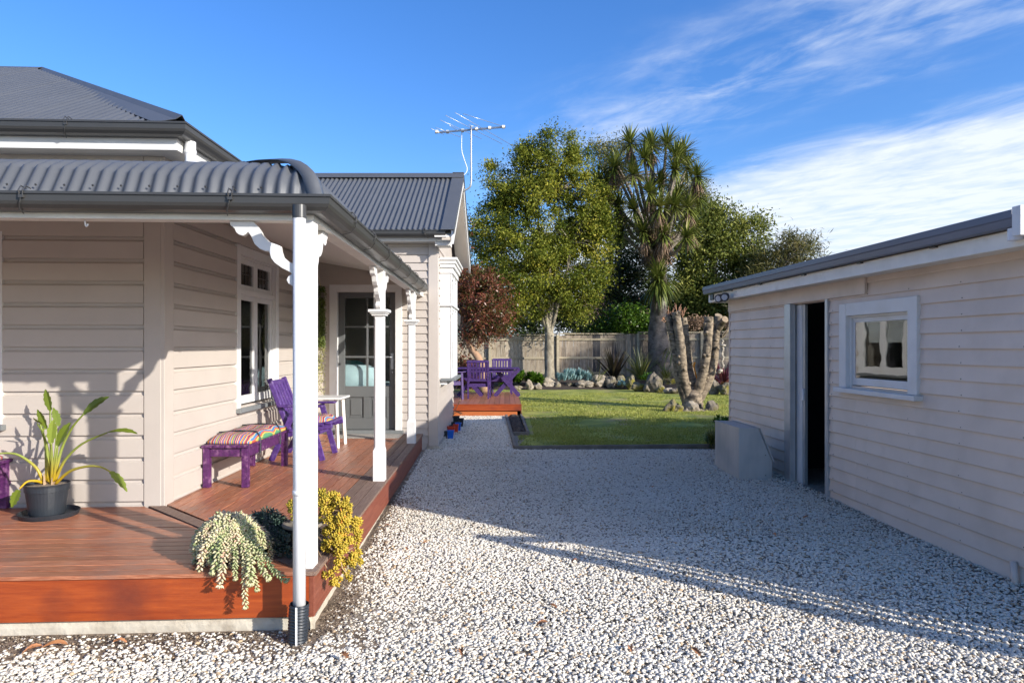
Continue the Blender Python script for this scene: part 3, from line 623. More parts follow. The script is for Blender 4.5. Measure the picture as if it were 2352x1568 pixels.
    for a0, a1 in ((.47, .69), (.79, 1.02)): MB().box(a0+.03, a1-.03, y1-.023, y1-.012, .60, .83, DF).build('panel', 'door_paint', dr, bevel=.008)
    for a0, a1 in ((.42, .728), (.756, 1.067)):
        for z, zz in ((1.023, 1.432), (1.46, 1.868), (1.896, 2.299)): MB().box(a0, a1, -.056, -.052, z, zz, DF).build('pane', 'clear_glass', dr)
    h = MB(); h.box(1.085, 1.125, y1, y1+.012, 1.27, 1.50, DF).tube([DF(1.105, y1+.01, 1.445), DF(1.105, y1+.05, 1.445), DF(1.09, y1+.055, 1.445), DF(.99, y1+.055, 1.44)], .009, 8)
    h.tube([DF(1.11, y1, 1.225), DF(1.11, y1+.02, 1.225)], .012, 8); h.build('handle', 'alu', dr, smooth=False)
    # ---- rest of the shell and rooms (closes the house so rooms are dark)
    s = MB(); s.box(-9, -8.9, 4.95, 13, 0, 3.15); s.box(-9, -1.2, 12.9, 13.0, 0, 3.15); s.build('wall', 'house_sheath', H)
    s = MB(); s.box(-8.9, -2.92, 9.75, 9.84, 0, 3.1); s.box(-5.2, -5.1, 9.95, 12.9, 0, 3.1); s.build('partition_wall', 'room_wall', H)
    MB().box(-8.9, -2.9, 5.6, 9.75, .3, .36).box(-5.1, -1.21, 9.95, 12.9, .3, .36).build('room_floor', 'room_floor', H)
    MB().box(-8.9, -2.89, 5.55, 9.75, 2.95, 3.0).box(-5.1, -1.21, 9.96, 12.9, 2.95, 3.0).build('room_ceiling', 'room_wall', H)
build_house()

# ------------------------------------------------------------------ rooms seen through the glass
def rooms():
    cur = MB()
    def cfn(i, j): u = 2.22+.42*i/40; return SF(u, -.15+.025*math.sin(i*1.3), .95+1.6*j)
    cur.grid(41, 2, cfn); o = cur.build('curtain', 'curtain', loc=SF(2.4, -.15, .95), smooth=True, recalc=False); o.modifiers.new('thick', 'SOLIDIFY').thickness = .003
    tag(o, 'white curtain hanging behind the right half of the tall side window', 'curtain')
    cur = MB(); cur.grid(30, 2, lambda i, j: SF(1.76+.22*i/29, -.17+.02*math.sin(i*1.5), .95+1.6*j)); o = cur.build('curtain', 'curtain', loc=SF(1.8, -.17, .95), smooth=True, recalc=False); o.modifiers.new('thick', 'SOLIDIFY').thickness = .003
    tag(o, 'narrow white curtain behind the left half of the tall side window', 'curtain')
    b = thing('bed', 'bed with teal cover seen through the lower panes of the grey door', 'bed', (-2.3, 10.65, .36))
    MB().box(-3.3, -1.9, 10.25, 11.85, .36, .75).build('bed_base', 'room_floor', b)
    MB().box(-3.3, -1.9, 10.20, 11.85, .75, 1.0).build('mattress', 'pale_sheet', b, bevel=.05)
    MB().box(-3.3, -2.5, 10.18, 11.85, .99, 1.06).build('cover', 'teal', b, bevel=.03)
    for i, (x, y, z, mat, lab) in enumerate(((-2.75, 11.25, 1.16, 'teal', 'large teal pillow on the bed behind the door'), (-2.33, 10.10, 1.12, 'pale_sheet', 'pale pillow leaning beside the teal pillow'), (-2.17, 10.40, 1.08, 'mustard', 'small mustard cushion at the right front of the bed'))):
        mb = MB(); s = (.36, .12, .22) if i < 2 else (.12, .1, .1)
        mb.grid(12, 9, lambda a, c: (x+s[0]*math.copysign(abs(math.cos(a/11*6.283))**.6, math.cos(a/11*6.283))*max(0, math.sin(c/8*3.1415))**.5, y+s[1]*math.cos(c/8*3.1416), z+s[2]*math.copysign(abs(math.sin(a/11*6.283))**.6, math.sin(a/11*6.283))*max(0, math.sin(c/8*3.1415))**.5))
        tag(mb.build('pillow', mat, loc=(x, y, z), smooth=True, recalc=False), lab, 'pillow')
    t = thing('folded_clothes', 'row of folded navy and grey clothes on the near end of the bed', 'clothes', (-2.55, 10.05, .7))
    for i in range(6):
        x = -2.80+i*.085
        MB().tube(arc([(x, 10.10, .62), (x, 10.10, 1.0), (x+.03, 10.10, 1.12-.02*i), (x+.10, 10.10, 1.08-.02*i), (x+.13, 10.10, .62)], 4), .045, 8).build('garment', 'navy' if i % 2 else 'pale_sheet', t, smooth=True)
rooms()

# ------------------------------------------------------------------ verandah
ver = thing('verandah', 'white posted verandah with curved dark corrugated roof round the house corner', 'verandah', (-1.125, 3.87, .34))
BULL = [(0, 0), (.025, .085), (.07, .15), (.14, .205), (.24, .25), (.38, .285), (.6, .32), (.85, .352), (1.2, .39), (1.8, .46)]
def build_verandah():
    V = ver; zt = 2.43
    path = [VF(6.3, 0, 0), Vector((*C2, 0)), VS(5.98, 0, 0)]; O = outs(VF, VS)
    MB().sweep([(-.095, 2.312), (0, 2.312), (0, 2.415), (-.095, 2.415)], path, O).build('beam', 'old_white', V)
    gp = [VF(6.3, 0, 0), Vector((*C2, 0)), VS(5.5, 0, 0)]
    g = MB().sweep([(a+.004, z+zt) for a, z in GUT], gp, O).build('gutter', 'gutter_metal', V)
    for u in (.42, 1.52, 2.6): gutter_hook(g, VF, u, zt, .004)
    for k in range(7): gutter_hook(g, VS, .55+k*.72, zt, .004)
    MB().sweep([(-.08, 2.40), (-.32, 2.60), (-1.72, 2.845), (-1.72, 2.86), (-.3, 2.615), (-.08, 2.413)], [VF(6.3, 0, 0), Vector((*C2, 0)), VS(5.94, 0, 0)], O).build('ceiling', 'beadboard', V)
    e = .05
    mb = MB(); corr(mb, lambda u, r, h: VF(u-e, e-r, zt-.005+h), 6.4, lambda u: min(max(u-.045, .001), 1.74), BULL, nr=14, amp=.011, per=10)
    mb.build('roof_sheet', 'roof_metal', V, smooth=True, recalc=False)
    mb = MB(); corr(mb, lambda u, r, h: VS(u-e, e-r, zt-.005+h), 6.0, lambda u: min(max(u-.045, .001), 1.74), BULL, nr=12, amp=.011, per=8)
    mb.build('roof_sheet', 'roof_metal', V, smooth=True, recalc=False)
    hp = np.array(BULL); rr = [-.04, 0, .012, .03, .06, .1, .15, .22, .3, .4, .55, .75, 1.0, 1.3, 1.7]
    dv = Vector((*(VF.n.xy+VS.n.xy), 0))
    def hpt(r, k, side):
        h = np.interp(r, hp[:, 0], hp[:, 1]) if r > 0 else r*1.6; return Vector((*C2, 0))+dv*(e-r)+Vector((0, 0, zt+h+.032-abs(k)*.006))+side*abs(k)*.078
    mb = MB(); mb.grid(len(rr), 5, lambda i, j: hpt(rr[i], [1, .4, 0, .4, 1][j], [VF.u, VF.u, VF.u, VS.u, VS.u][j]))
    o = mb.build('hip_flashing', 'roof_metal', V, smooth=True, recalc=False); o.modifiers.new('thick', 'SOLIDIFY').thickness = .004
    # roofing screws along the eave
    mb = MB()
    for k in range(38):
        p = VF(.28+k*.152, e-.012, zt+.055); mb.tube([p, p+Vector((0, -.007, .005))], .0055, 6)
    mb.build('roof_screw', 'gutter_metal', V)['kind'] = 'stuff'
    # posts
    out = [(415, 712), (470, 770), (500, 840), (560, 900), (600, 912), (660, 935), (670, 985), (690, 1040), (740, 1080), (812, 1110), (812, 1335), (770, 1300), (735, 1280), (718, 1248), (732, 1215), (770, 1190), (740, 1170), (680, 1140), (610, 1090), (580, 1050), (560, 985), (530, 985), (480, 965), (430, 920), (400, 850), (370, 808), (350, 830), (325, 845), (290, 835), (265, 815), (250, 780), (215, 750), (205, 712)]
    k = .000622
    prof = [((812-x)*k, (712-y)*k) for x, y in out]
    def bracket(parent, base, d, th=.045, sc=1):
        n = Vector((-d.y, d.x, 0))
        MB().prism(prof, -th/2, th/2, lambda p, q, t: base+d*(p*sc)+n*t+Vector((0, 0, q*sc))).build('bracket', 'white_paint', parent, bevel=.003)
    def post(x, y, dirs, cap=True):
        m = MB(); w = .052; c = .012
        def ring(z, w, c): return [(x-w+c, y-w, z), (x+w-c, y-w, z), (x+w, y-w+c, z), (x+w, y+w-c, z), (x+w-c, y+w, z), (x-w+c, y+w, z), (x-w, y+w-c, z), (x-w, y-w+c, z)]
        lv = [(.34, .053, .002), (.62, .053, .002), (.66, .047, .016), (1.86, .047, .016), (1.90, .047, .003), (2.312, .047, .003)]
        if not cap: lv = [(.34, .053, .003), (.62, .053, .003), (.63, .053, .004), (1.9, .053, .004), (1.92, .053, .003), (2.312, .053, .003)]
        vs = []; fs = []
        for z, a, b in lv: vs += ring(z, a, b)
        for i in range(len(lv)-1): fs += [(i*8+j, i*8+(j+1) % 8, (i+1)*8+(j+1) % 8, (i+1)*8+j) for j in range(8)]
        m.add(vs, fs+[tuple(range(8)), tuple(range(40, 48))])
        p = m.build('post', 'white_paint', V)
        mm = MB()
        for z, zz, a in () if not cap else ((1.885, 1.903, .066), (1.903, 1.918, .078), (1.918, 1.945, .092)): mm.box(x-a, x+a, y-a, y+a, z, zz-.0005)
        if cap: mm.build('capital', 'white_paint', p, bevel=.004)
        for d in dirs: bracket(p, Vector((x, y, 2.311))+d*.047, d)
    pf = VF(.055, -.055, 0)
    post(pf.x, pf.y, [VF.u, VS.u], False)
    for D in (6.43, 8.9):
        q = VS(D-C2[1], -.055, 0); post(q.x, q.y, [VS.u, -VS.u])
    
    for u_ in (2.95, 5.6):
        q = VF(u_, -.055, 0); post(q.x, q.y, [VF.u, -VF.u])
    # ceiling hooks
    for D in (5.35, 7.75):
        q = VS(D-C2[1], -.30, 2.58)
        MB().tube(arc([q+Vector((0, 0, .03)), q+Vector((0, 0, -.02)), q+Vector((.03, 0, -.06)), q+Vector((.07, 0, -.055)), q+Vector((.085, 0, -.02))], 4), .008, 6).build('ceiling_hook', 'pvc', V, smooth=True)
    q = VF(1.28, -.045, 2.31); MB().tube(arc([q, q+Vector((0, 0, -.02)), q+Vector((.008, 0, -.035)), q+Vector((.016, 0, -.02))], 3), .005, 6).build('ceiling_hook', 'pvc', V, smooth=True)
    # downpipe with corrugated drain sleeve
    px, py = -1.148, 3.685
    dp = MB().tube([(px, py, .06), (px, py, 2.30)], .0335, 24).tube([(px, py, .80), (px, py, .825)], .0365, 24).build('downpipe', 'pvc', V, smooth=False)
    for f in dp.data.polygons: f.use_smooth = len(f.vertices) == 4
    MB().tube([(px, py, 2.29), (px, py, 2.36)], .037, 24).build('outlet', 'gutter_metal', dp)
    pts = []; rs = []
    for i in range(60):
        t = i/59; pts.append((px-.012+.012*t, py, -.02+.235*t)); rs.append(.050+.0045*math.sin(t*2*math.pi*14))
    MB().tube(pts, rs, 28, caps=False).build('drain_sleeve', 'black_plastic', dp, smooth=True)
    MB().box(px-.004, px+.006, py-.058, py-.0535, .0, .212).build('sleeve_stripe', 'pvc', dp)
build_verandah()

# ------------------------------------------------------------------ verandah deck
deck = thing('timber_deck', 'red-brown timber verandah deck with glossy stained fascia', 'deck', (-1.111, 3.836, 0))
def build_deck():
    K = deck; wd, gap = .0845, .0075
    hw = .046*math.sqrt(2)
    def um(n): return -n+hw+.004
    for i in range(18):
        n0 = .014-i*(wd+gap); n1 = n0-wd
        if n1 < -1.64: n1 = -1.64
        if um(n0) > 6: break
        pts = [KF(um(n0), n0, 0), KF(6.1, n0, 0), KF(6.1, n1, 0), KF(um(n1), n1, 0)]
        if n0 < .0 or True: MB().slab(pts, .318, .34+random.uniform(-.0012, .0012)).build('deck_board', 'deck_x', K)
    for i in range(19):
        n0 = .014-i*(wd+gap); n1 = n0-wd
        pts = [KS(um(n0), n0, 0), KS(6.008, n0, 0), KS(6.008, n1, 0), KS(um(n1), n1, 0)]
        MB().slab(pts, .318, .34+random.uniform(-.0012, .0012)).build('deck_board', 'deck_old' if i < 3 else 'deck_y', K)
    dv = (KF.n+KS.n); a = Vector((*CK, 0))
    p0 = a+dv*.014; p1 = a-dv*1.64; sd = (KF.u-KS.u).normalized()*.046
    MB().slab([p0, p0-dv*.03+sd, p1+sd, p1-sd, p0-dv*.03-sd], .318, .3405).build('mitre_board', 'deck_old', K)
    MB().sweep([(-.05, .24), (-1.6, .24), (-1.6, .30), (-.05, .30)], [KF(6.05, 0, 0), a, KS(6.0, 0, 0)], outs(KF, KS)).build('shade_slab', 'shade_black', K)  # near-black slab so the board gaps show painted shade
    MB().box(.0, 6.12, -.03, .0, .082, .3165, KF).build('fascia_board', 'fascia_stain', K, bevel=.003)
    MB().box(-.002, 1.36, -.03, .0, .085, .3165, KS).build('fascia_board', 'fascia_side', K, bevel=.003)
    MB().box(1.363, 6.0, -.03, -.003, .085, .3165, KS).build('fascia_board', 'fascia_side', K, bevel=.003)
    mb = MB(); mb.grid(112, 4, lambda i, j: KF(i*.055, [-.02, -.022, -.03, -.25][j]+.006*mnoise.noise(Vector((i*.9, j*3, 0))), [-.06, .04, .074, .078][j])); mb.build('footing', 'concrete', K)
    mb = MB(); mb.grid(90, 4, lambda i, j: KS(i*.066, [-.02, -.022, -.03, -.25][j]+.006*mnoise.noise(Vector((i*.9, j*3, 5))), [-.06, .05, .078, .08][j])); mb.build('footing', 'concrete', K)
build_deck()

# ------------------------------------------------------------------ shed
SH0 = (3.429, 4.25); ShF = Fr(SH0, (-.0638, 1), (-1, -.0638))
shed = thing('shed', 'mauve grey weatherboard shed with flat roof on the right', 'shed', (3.43, 4.25, 0))
def build_shed():
    S = shed
    door = (2.735, 3.66, -.2, 2.075); win = (1.315, 2.485, 1.2, 2.012)
    op = [(door[0], door[1], -.2, door[3]), (win[0]+.02, win[1]-.02, win[2], win[3]-.02)]
    zs_ = .02+.1205*9
    clad(S, ShF, -.95, 2.24, .02, zs_, .1205, [(n+.002*(n > 0), q) for n, q in LAP], op, 'shed_board', jitter=.0015)
    clad(S, ShF, 2.243, 5.36, .02, zs_, .1205, LAP, op, 'shed_board', jitter=.0015)
    clad(S, ShF, -.95, 5.36, zs_, 2.42, .1205, LAP, op, 'shed_board', jitter=.0012)
    sheath(S, ShF, -.95, 5.36, -.1, 2.42, [(2.77, 3.56, -.05, 2.07), (win[0]+.08, win[1]-.08, 1.22, 1.93)], 'shed_board', t=.08)
    MB().box(-.97, 5.37, -.3, -.002, -.1, .018, ShF).build('footing', 'concrete', S)
    MB().box(-.97, 2.73, .0, .024, -.004, .016, ShF).build('base_trim', 'shed_board', S)
    # other walls, floor and roof
    m = MB(); m.prism([(-4.2, -.1), (-.08, -.1), (-.08, 2.42), (-4.2, 2.82)], 5.28, 5.36, lambda p, q, t: ShF(t, p, q)); m.box(-.95, -.87, -4.2, -.08, -.1, 2.42, ShF); m.box(-.95, 5.36, -4.28, -4.2, -.1, 2.6, ShF); m.build('wall', 'shed_board', S)
    MB().box(-.86, 5.27, -4.19, -.085, -.06, .03, ShF).build('floor', 'concrete', S)
    m = MB(); m.box(2.2, 2.25, -2.5, -.09, .03, 2.4, ShF); m.box(4.2, 4.25, -2.5, -.09, .03, 2.4, ShF); m.box(2.25, 4.2, -2.5, -2.45, .03, 2.4, ShF); m.build('partition_wall', 'shade_black', S)  # added box; the doorway's darkness is in its near-black walls
    MB().box(5.36, 5.385, -.06, .03, .05, 2.3, ShF).build('corner_board', 'shed_board', S)
    rise = .10
    MB().prism([(.29, 2.425), (.29, 2.44), (-4.4, 2.44+4.7*rise), (-4.4, 2.425+4.7*rise)], -.03, 5.58, lambda p, q, t: ShF(t, p, q)).build('roof', 'roof_metal', S)
    MB().prism([(.302, 2.335), (.325, 2.345), (.33, 2.39), (.335, 2.40), (.335, 2.445), (.325, 2.45), (.2, 2.452), (.2, 2.424), (.3, 2.42)], -.0, 5.60, lambda p, q, t: ShF(t, p, q)).build('gutter', 'shed_gutter', S)
    MB().prism([(.235, 2.225), (.258, 2.225), (.258, 2.335), (.235, 2.335)], -.05, 5.56, lambda p, q, t: ShF(t, p, q)).build('fascia', 'old_white', S, bevel=.002)
    MB().box(-.04, 5.55, .02, .2349, 2.236, 2.246, ShF).build('soffit', 'old_white', S)
    MB().box(5.54, 5.565, -.3, .234, 2.22, 2.34, ShF).build('fascia', 'old_white', S)
    MB().box(2.05, 5.36, .024, .05, 2.082, 2.235, ShF).build('header_board', 'shed_board', S, bevel=.002)
    MB().box(-.12, -.055, .24, .38, 2.27, 2.45, ShF).build('end_board', 'white_paint', S, bevel=.003)
    m = MB(); p = ShF(.03, .285, 0); m.tube([(p.x, p.y, 2.26), (p.x, p.y, 2.335)], .042, 16); m.build('gutter_outlet', 'pvc', S)
    m = MB()
    for u in (.8, 1.75, 2.75, 3.8, 4.7): m.box(u-.03, u+.03, .2585, .285, 2.322, 2.334, ShF)
    m.build('gutter_strap', 'gutter_metal', S)
    nh = MB()
    for k in range(20):
        for u in (-.3, .25, .85, 1.45, 2.05, 2.65, 4.05, 4.65, 5.2):
            z = .02+.1205*k+.012; uu = u+random.uniform(-.02, .02)
            if z < 2.2 and not (1.25 < uu < 2.55 and 1.1 < z < 2.05): nh.tube([ShF(uu, .024, z), ShF(uu, .0295, z)], .0042, 6)
    nh.build('nail_heads', 'gutter_metal', S)['kind'] = 'stuff'
    w = window(S, ShF, *win, 1, trim=.12, sash=.045, depth=.05, sill='white_paint', proud=.05, glass='mirror_pane')
    for o in w.children:
        if o.name.startswith('pane'):
            vs = [v.co.copy() for v in o.data.vertices]; c = sum(vs, Vector())/len(vs); rt = Matrix.Rotation(rad(3), 3, 'Z')
            for v in o.data.vertices: v.co = rt @ (v.co-c)+c
    # door jambs, sliding door
    MB().prism([(3.46, .075), (3.60, .075), (3.66, .025), (3.66, .01), (3.46, .01)], .03, 2.078, lambda p, q, t: ShF(p, q, t)).build('door_jamb', 'zinc', S, bevel=.004)
    MB().box(2.715, 2.765, .005, .045, -.01, 2.085, ShF).build('door_jamb', 'zinc', S, bevel=.004)
    d = MB().box(3.36, 3.56, -.055, -.012, .05, 2.065, ShF).build('sliding_door', 'white_paint', S, bevel=.003)
    MB().box(3.30, 3.36, -.05, -.02, .05, 2.06, ShF).build('door_edge', 'zinc', d)
    MB().box(3.315, 3.345, -.02, .0, 1.0, 1.13, ShF).build('handle', 'pvc', d, bevel=.004)
    MB().box(2.70, 3.56, -.4, .16, -.05, .045, ShF).build('door_step', 'concrete', S, bevel=.02)
    ps = MB(); ps.grid(9, 9, lambda i, j: ShF(2.80+.55*i/8, -.35+.05*math.sin(i*2.3+j)+.03*math.sin(j*3.1), 1.62+.45*j/8+.03*math.sin(i*1.7)))
    o = ps.build('plastic_sheet', 'black_plastic', loc=ShF(3.1, -.35, 1.62), recalc=False); tag(o, 'crumpled dark plastic sheet hanging inside the top of the shed doorway', 'plastic sheet')
    # twin security lamp under the eave at the far end
    l = MB(); p = ShF(5.40, .262, 2.295)
    l.box(5.34, 5.46, .2585, .275, 2.25, 2.33, ShF)
    l = l.build('security_light', 'black_plastic', S)
    for c, dd in ((U(1655.5, 684, 9.10), Vector((-.75, -.62, -.2))), (U(1666, 681, 8.94), Vector((-.45, -.85, -.2)))):
        dd = dd.normalized()
        MB().tube([c-dd*.03, c-dd*.015, c+dd*.045, c+dd*.06], [.03, .052, .058, .056], 16).build('lamp_head', 'black_plastic', l, smooth=False)
        MB().tube([c+dd*.0605, c+dd*.064], .039, 16).build('lens', 'lamp_lens', l)
    # short vent pipe at the foot of the wall
    p = ShF(.30, .06, 0); q = U(2250, 1300, 4.65)
    MB().tube([(p.x, p.y, -.02), (p.x, p.y, .05), (p.x+.01, p.y+.03, .16)], [.022, .022, .022], 10).build('vent_pipe', 'shed_board', S, smooth=True)
build_shed()

# grey metal box against the shed
bx = thing('metal_box', 'grey steel storage box with sloping lid standing on gravel against the shed', 'storage box', (2.6, 7.8, .07))
def build_box():
    pr = [(0, 0), (0, .595), (.225, .59), (.375, .22), (.375, 0)]
    f = lambda p, q, t: (2.59+p-.05*t, 7.80+t-.06*p, .07+q)
    MB().prism(pr, 0, .78, f).build('body', 'grey_steel', bx, bevel=.006)
    MB().prism([(.222, .604), (.235, .606), (.392, .222), (.378, .215)], -.02, .80, f).build('lid', 'grey_steel', bx, bevel=.003)
    MB().prism([(-.002, .586), (-.002, .600), (.222, .595), (.222, .585)], -.004, .784, f).build('rim', 'grey_steel', bx)
    m = MB()
    for z in (.06, .54): m.tube([f(.30, z-(.25 if z > .5 else 0), -.004), f(.30, z-(.25 if z > .5 else 0), .01)], .006, 6)
    m.build('rivet', 'gutter_metal', bx)
build_box()
# ------------------------------------------------------------------ furniture
def cushion(name, label, cx, cy, z, lx, ly, h, mat='striped_cloth', rz=0, group=None):
    mb = MB(); n = 14
    def fn(i, j):
        u, v = i/(n-1)*2-1, j/(n-1)*2-1
        e = (1-abs(u)**5)*(1-abs(v)**5); t = h*(.25+.75*e**.5)*(1-.22*math.exp(-((u)**2+(v)**2)*6))+.006*mnoise.noise(Vector((u*3, v*3, z)))
        return (u*lx/2*(1-.03*(v*v)), v*ly/2*(1-.03*u*u), t)
    mb.grid(n, n, fn)
    b = len(mb.v); mb.grid(n, n, lambda i, j: (fn(i, j)[0], fn(i, j)[1], 0))
    for k in range(n-1):
        for (a, c) in (((k*n), (k+1)*n), (k*n+n-1, (k+1)*n+n-1), (k, k+1), ((n-1)*n+k, (n-1)*n+k+1)): mb.f.append((a, c, b+c, b+a))
    o = mb.build(name, mat, smooth=True); o.location = (cx, cy, z); o.rotation_euler = (0, 0, rz)
    tag(o, label, 'cushion', group); return o
def bench(label, x, y, z, w, l, rz):
    b = thing('bench', label, 'bench', (x, y, z), 'purple benches on the verandah'); b.rotation_euler = (0, 0, rz)
    WL[b.name] = Vector((0, 0, 0)); q = 'purple_worn'
    for sx in (-1, 1):
        for sy in (-1, 1):
            MB().box(sx*w/2-(.058 if sx > 0 else 0), sx*w/2+(.058 if sx < 0 else 0), sy*l/2-(.058 if sy > 0 else 0), sy*l/2+(.058 if sy < 0 else 0), 0, .355).build('leg', q, b, bevel=.004)
    for sx in (-1, 1): MB().box(sx*(w/2-.03)-.014, sx*(w/2-.03)+.014, -l/2+.059, l/2-.059, .265, .354).build('rail', q, b, bevel=.003)
    for sy in (-1, 1): MB().box(-w/2+.059, w/2-.059, sy*(l/2-.03)-.014, sy*(l/2-.03)+.014, .275, .354).build('rail', q, b, bevel=.003)
    for k in range(4):
        x0 = -w/2-.012+k*(w+.024)/4
        MB().box(x0+.003, x0+(w+.024)/4-.003, -l/2-.012, l/2+.012, .356, .38).build('slat', q, b, bevel=.003)
    return b
b1 = bench('purple wooden bench with striped cushion along the verandah side wall', -2.565, 6.66, .34, .40, 1.16, rad(1))
c1 = cushion('cushion', 'long striped cushion strapped on the bench along the side wall', -2.565, 6.69, .721, .40, 1.10, .085, rz=rad(1))
m = MB()
for yy in (-.30, .28):
    m.tube([(.203, yy, -.12), (.206, yy, .0), (.195, yy, .05), (.17, yy, .082), (0, yy, .09), (-.18, yy, .075), (-.2, yy, 0)], .008, 5)
WL[c1.name] = Vector((0, 0, 0)); m.build('strap', 'black_plastic', c1)
b2 = bench('purple wooden bench cut by the left edge, beside the potted plant', -4.50, 5.13, .34, .40, 1.16, rad(93))
c2 = cushion('cushion', 'striped cushion on the bench at the left edge, behind the potted plant', -4.52, 5.13, .721, .40, 1.14, .085, rz=rad(93))
def armchair():
    a = thing('armchair', 'purple slatted armchair by the tall window, half behind the front post', 'chair', (-2.35, 7.8, .34)); WL[a.name] = Vector((0, 0, 0)); q = 'purple'
    # faces +x ; local coords, width along y
    for sy in (-1, 1):
        y = sy*.27
        MB().beam((.26, y, 0), (.10, y, .585), .062, .026, (1, 0, 0)).build('leg', q, a, bevel=.003)
        MB().beam((-.30, y+.02*sy, 0), (-.02, y+.02*sy, .60), .062, .024, (1, 0, 0)).build('leg', q, a, bevel=.003)
        MB().beam((-.30, y-.03*sy, .26), (.36, y-.03*sy, .40), .085, .026, (0, 0, 1)).build('seat_rail', q, a, bevel=.012)
        MB().box(-.22, .27, y-.045, y+.045, .588, .612).build('arm', q, a, bevel=.010)
        MB().beam((-.10, y-.035*sy, .27), (-.34, y-.035*sy, .90), .058, .03, (1, 0, 0)).build('back_post', q, a, bevel=.010)
    for k in range(5):
        y = -.18+k*.09
        MB().beam((-.105, y, .30), (-.325, y, .86), .058, .014, (0, 1, 0)).build('back_slat', q, a, bevel=.003)
    for t in (.2, .93):
        x, z = -.10-.24*t+.018, .27+.63*t-.0
        MB().beam((x-.02, -.21, z), (x-.02, .21, z), .05, .022, (-.35, 0, 1)).build('back_rail', q, a, bevel=.004)
    for k in range(6):
        t = k/5; x = -.10+.42*t; z = .315+.088*t
        MB().box(x-.032, x+.032, -.27, .27, z, z+.02).build('seat_slat', q, a, bevel=.004)
    MB().box(.155, .185, -.27, .27, .27, .33).build('stretcher', q, a)
    return a
armchair()
c3o = cushion('cushion', 'striped seat cushion on the purple armchair', -2.25, 7.8, .745, .38, .46, .08, rz=0)
t = thing('side_table', 'small white topped table between the armchair and the grey door', 'table', (-2.38, 8.65, .34)); WL[t.name] = Vector((0, 0, 0))
MB().box(-.27, .27, -.25, .25, .60, .625).build('tabletop', 'white_paint', t, bevel=.008)
for sx in (-1, 1):
    for sy in (-1, 1): MB().beam((sx*.22, sy*.19, 0), (sx*.19, sy*.17, .6), .035, .035).build('leg', 'old_white', t)
o = MB().box(-2.52, -1.55, 9.33, 9.72, .342, .352).build('doormat', 'doormat', loc=(-2, 9.5, .342), bevel=.003); tag(o, 'speckled grey doormat on the deck before the grey door', 'doormat')

# far deck and its garden set
def far_deck():
    d = thing('garden_deck', 'low timber deck with orange-red fascia at the edge of the lawn', 'deck', (-.5, 14.5, .12))
    n = 17; x0, x1 = -1.75, .19; w = (x1-x0)/n
    for i in range(n): MB().slab([(x0+i*w+.003-.0, 14.52), (x0+(i+1)*w-.003, 14.52), (x0+(i+1)*w-.003-.05*(i+1)/n, 18.4), (x0+i*w+.003-.05*i/n, 18.4)], .348, .37).build('deck_board', 'deck_y', d)
    MB().box(-3.4, x0-.003, 14.52, 18.4, .348, .37).build('deck_board', 'deck_y', d)
    MB().box(-3.4, .205, 14.49, 14.519, .348, .372).build('nosing_board', 'fascia_stain', d, bevel=.003)
    MB().box(-3.4, .20, 14.495, 14.515, .232, .346).build('fascia_board', 'fascia_stain', d, bevel=.003)
    MB().box(-3.4, .11, 14.53, 14.55, .05, .222).build('fascia_board', 'fascia_orange', d, bevel=.003)
    MB().slab([(.19, 14.52), (.20, 14.52), (.15, 18.4), (.14, 18.4)], .05, .346).build('fascia_board', 'fascia_side', d)
    MB().box(-3.4, .12, 14.6, 18.35, .10, .31).build('shade_slab', 'shade_black', d)  # dark fill in place of the shade below this deck
far_deck()
def garden_chair():
    a = thing('garden_chair', 'purple garden chair with its slatted back to the camera, nearest the table', 'chair', (-.79, 16.2, .37), 'purple chairs round the garden table'); WL[a.name] = Vector((0, 0, 0)); q = 'purple_shaded'
    # faces +y, back at -y
    for s in (-1, 1):
        MB().beam((s*.225, -.27, .38), (s*.235, -.36, .89), .05, .03, (1, 0, 0)).build('back_post', q, a, bevel=.006)
        MB().beam((s*.235, -.22, 0), (s*.235, -.27, .42), .036, .05, (1, 0, 0)).build('leg', q, a)
        MB().beam((s*.265, .24, 0), (s*.265, .22, .62), .036, .05, (1, 0, 0)).build('leg', q, a)
        MB().box(s*.28-.035, s*.28+.035, -.30, .30, .622, .644).build('arm', q, a, bevel=.006)
        MB().box(s*.25-.012, s*.25+.012, -.24, .23, .33, .40).build('seat_rail', q, a)
    MB().box(-.22, .22, -.255, -.23, .28, .36).build('stretcher', q, a); MB().box(-.25, .25, .20, .225, .33, .40).build('stretcher', q, a)
    for k in range(6):
        x = -.178+k*.0712; MB().beam((x, -.275, .43), (x, -.355, .86), .046, .013, (1, 0, 0)).build('back_slat', q, a)
    MB().beam((-.24, -.36, .875), (.24, -.36, .875), .06, .026, (0, 0, 1)).build('back_rail', q, a, bevel=.008)
    MB().beam((-.22, -.275, .44), (.22, -.275, .44), .06, .022, (0, 0, 1)).build('back_rail', q, a, bevel=.004)
    for k in range(6): MB().box(-.25, .25, -.22+k*.075, -.155+k*.075, .402, .42).build('seat_slat', q, a)
    return a
gc = garden_chair()
dup(gc, (-.27, 17.75, .37), rad(180), 'purple garden chair facing the camera from beyond the table, right of the first chair')
dup(gc, (-1.5, 15.95, .37), rad(-55), 'purple garden chair at the left end of the table, mostly behind the bay window')
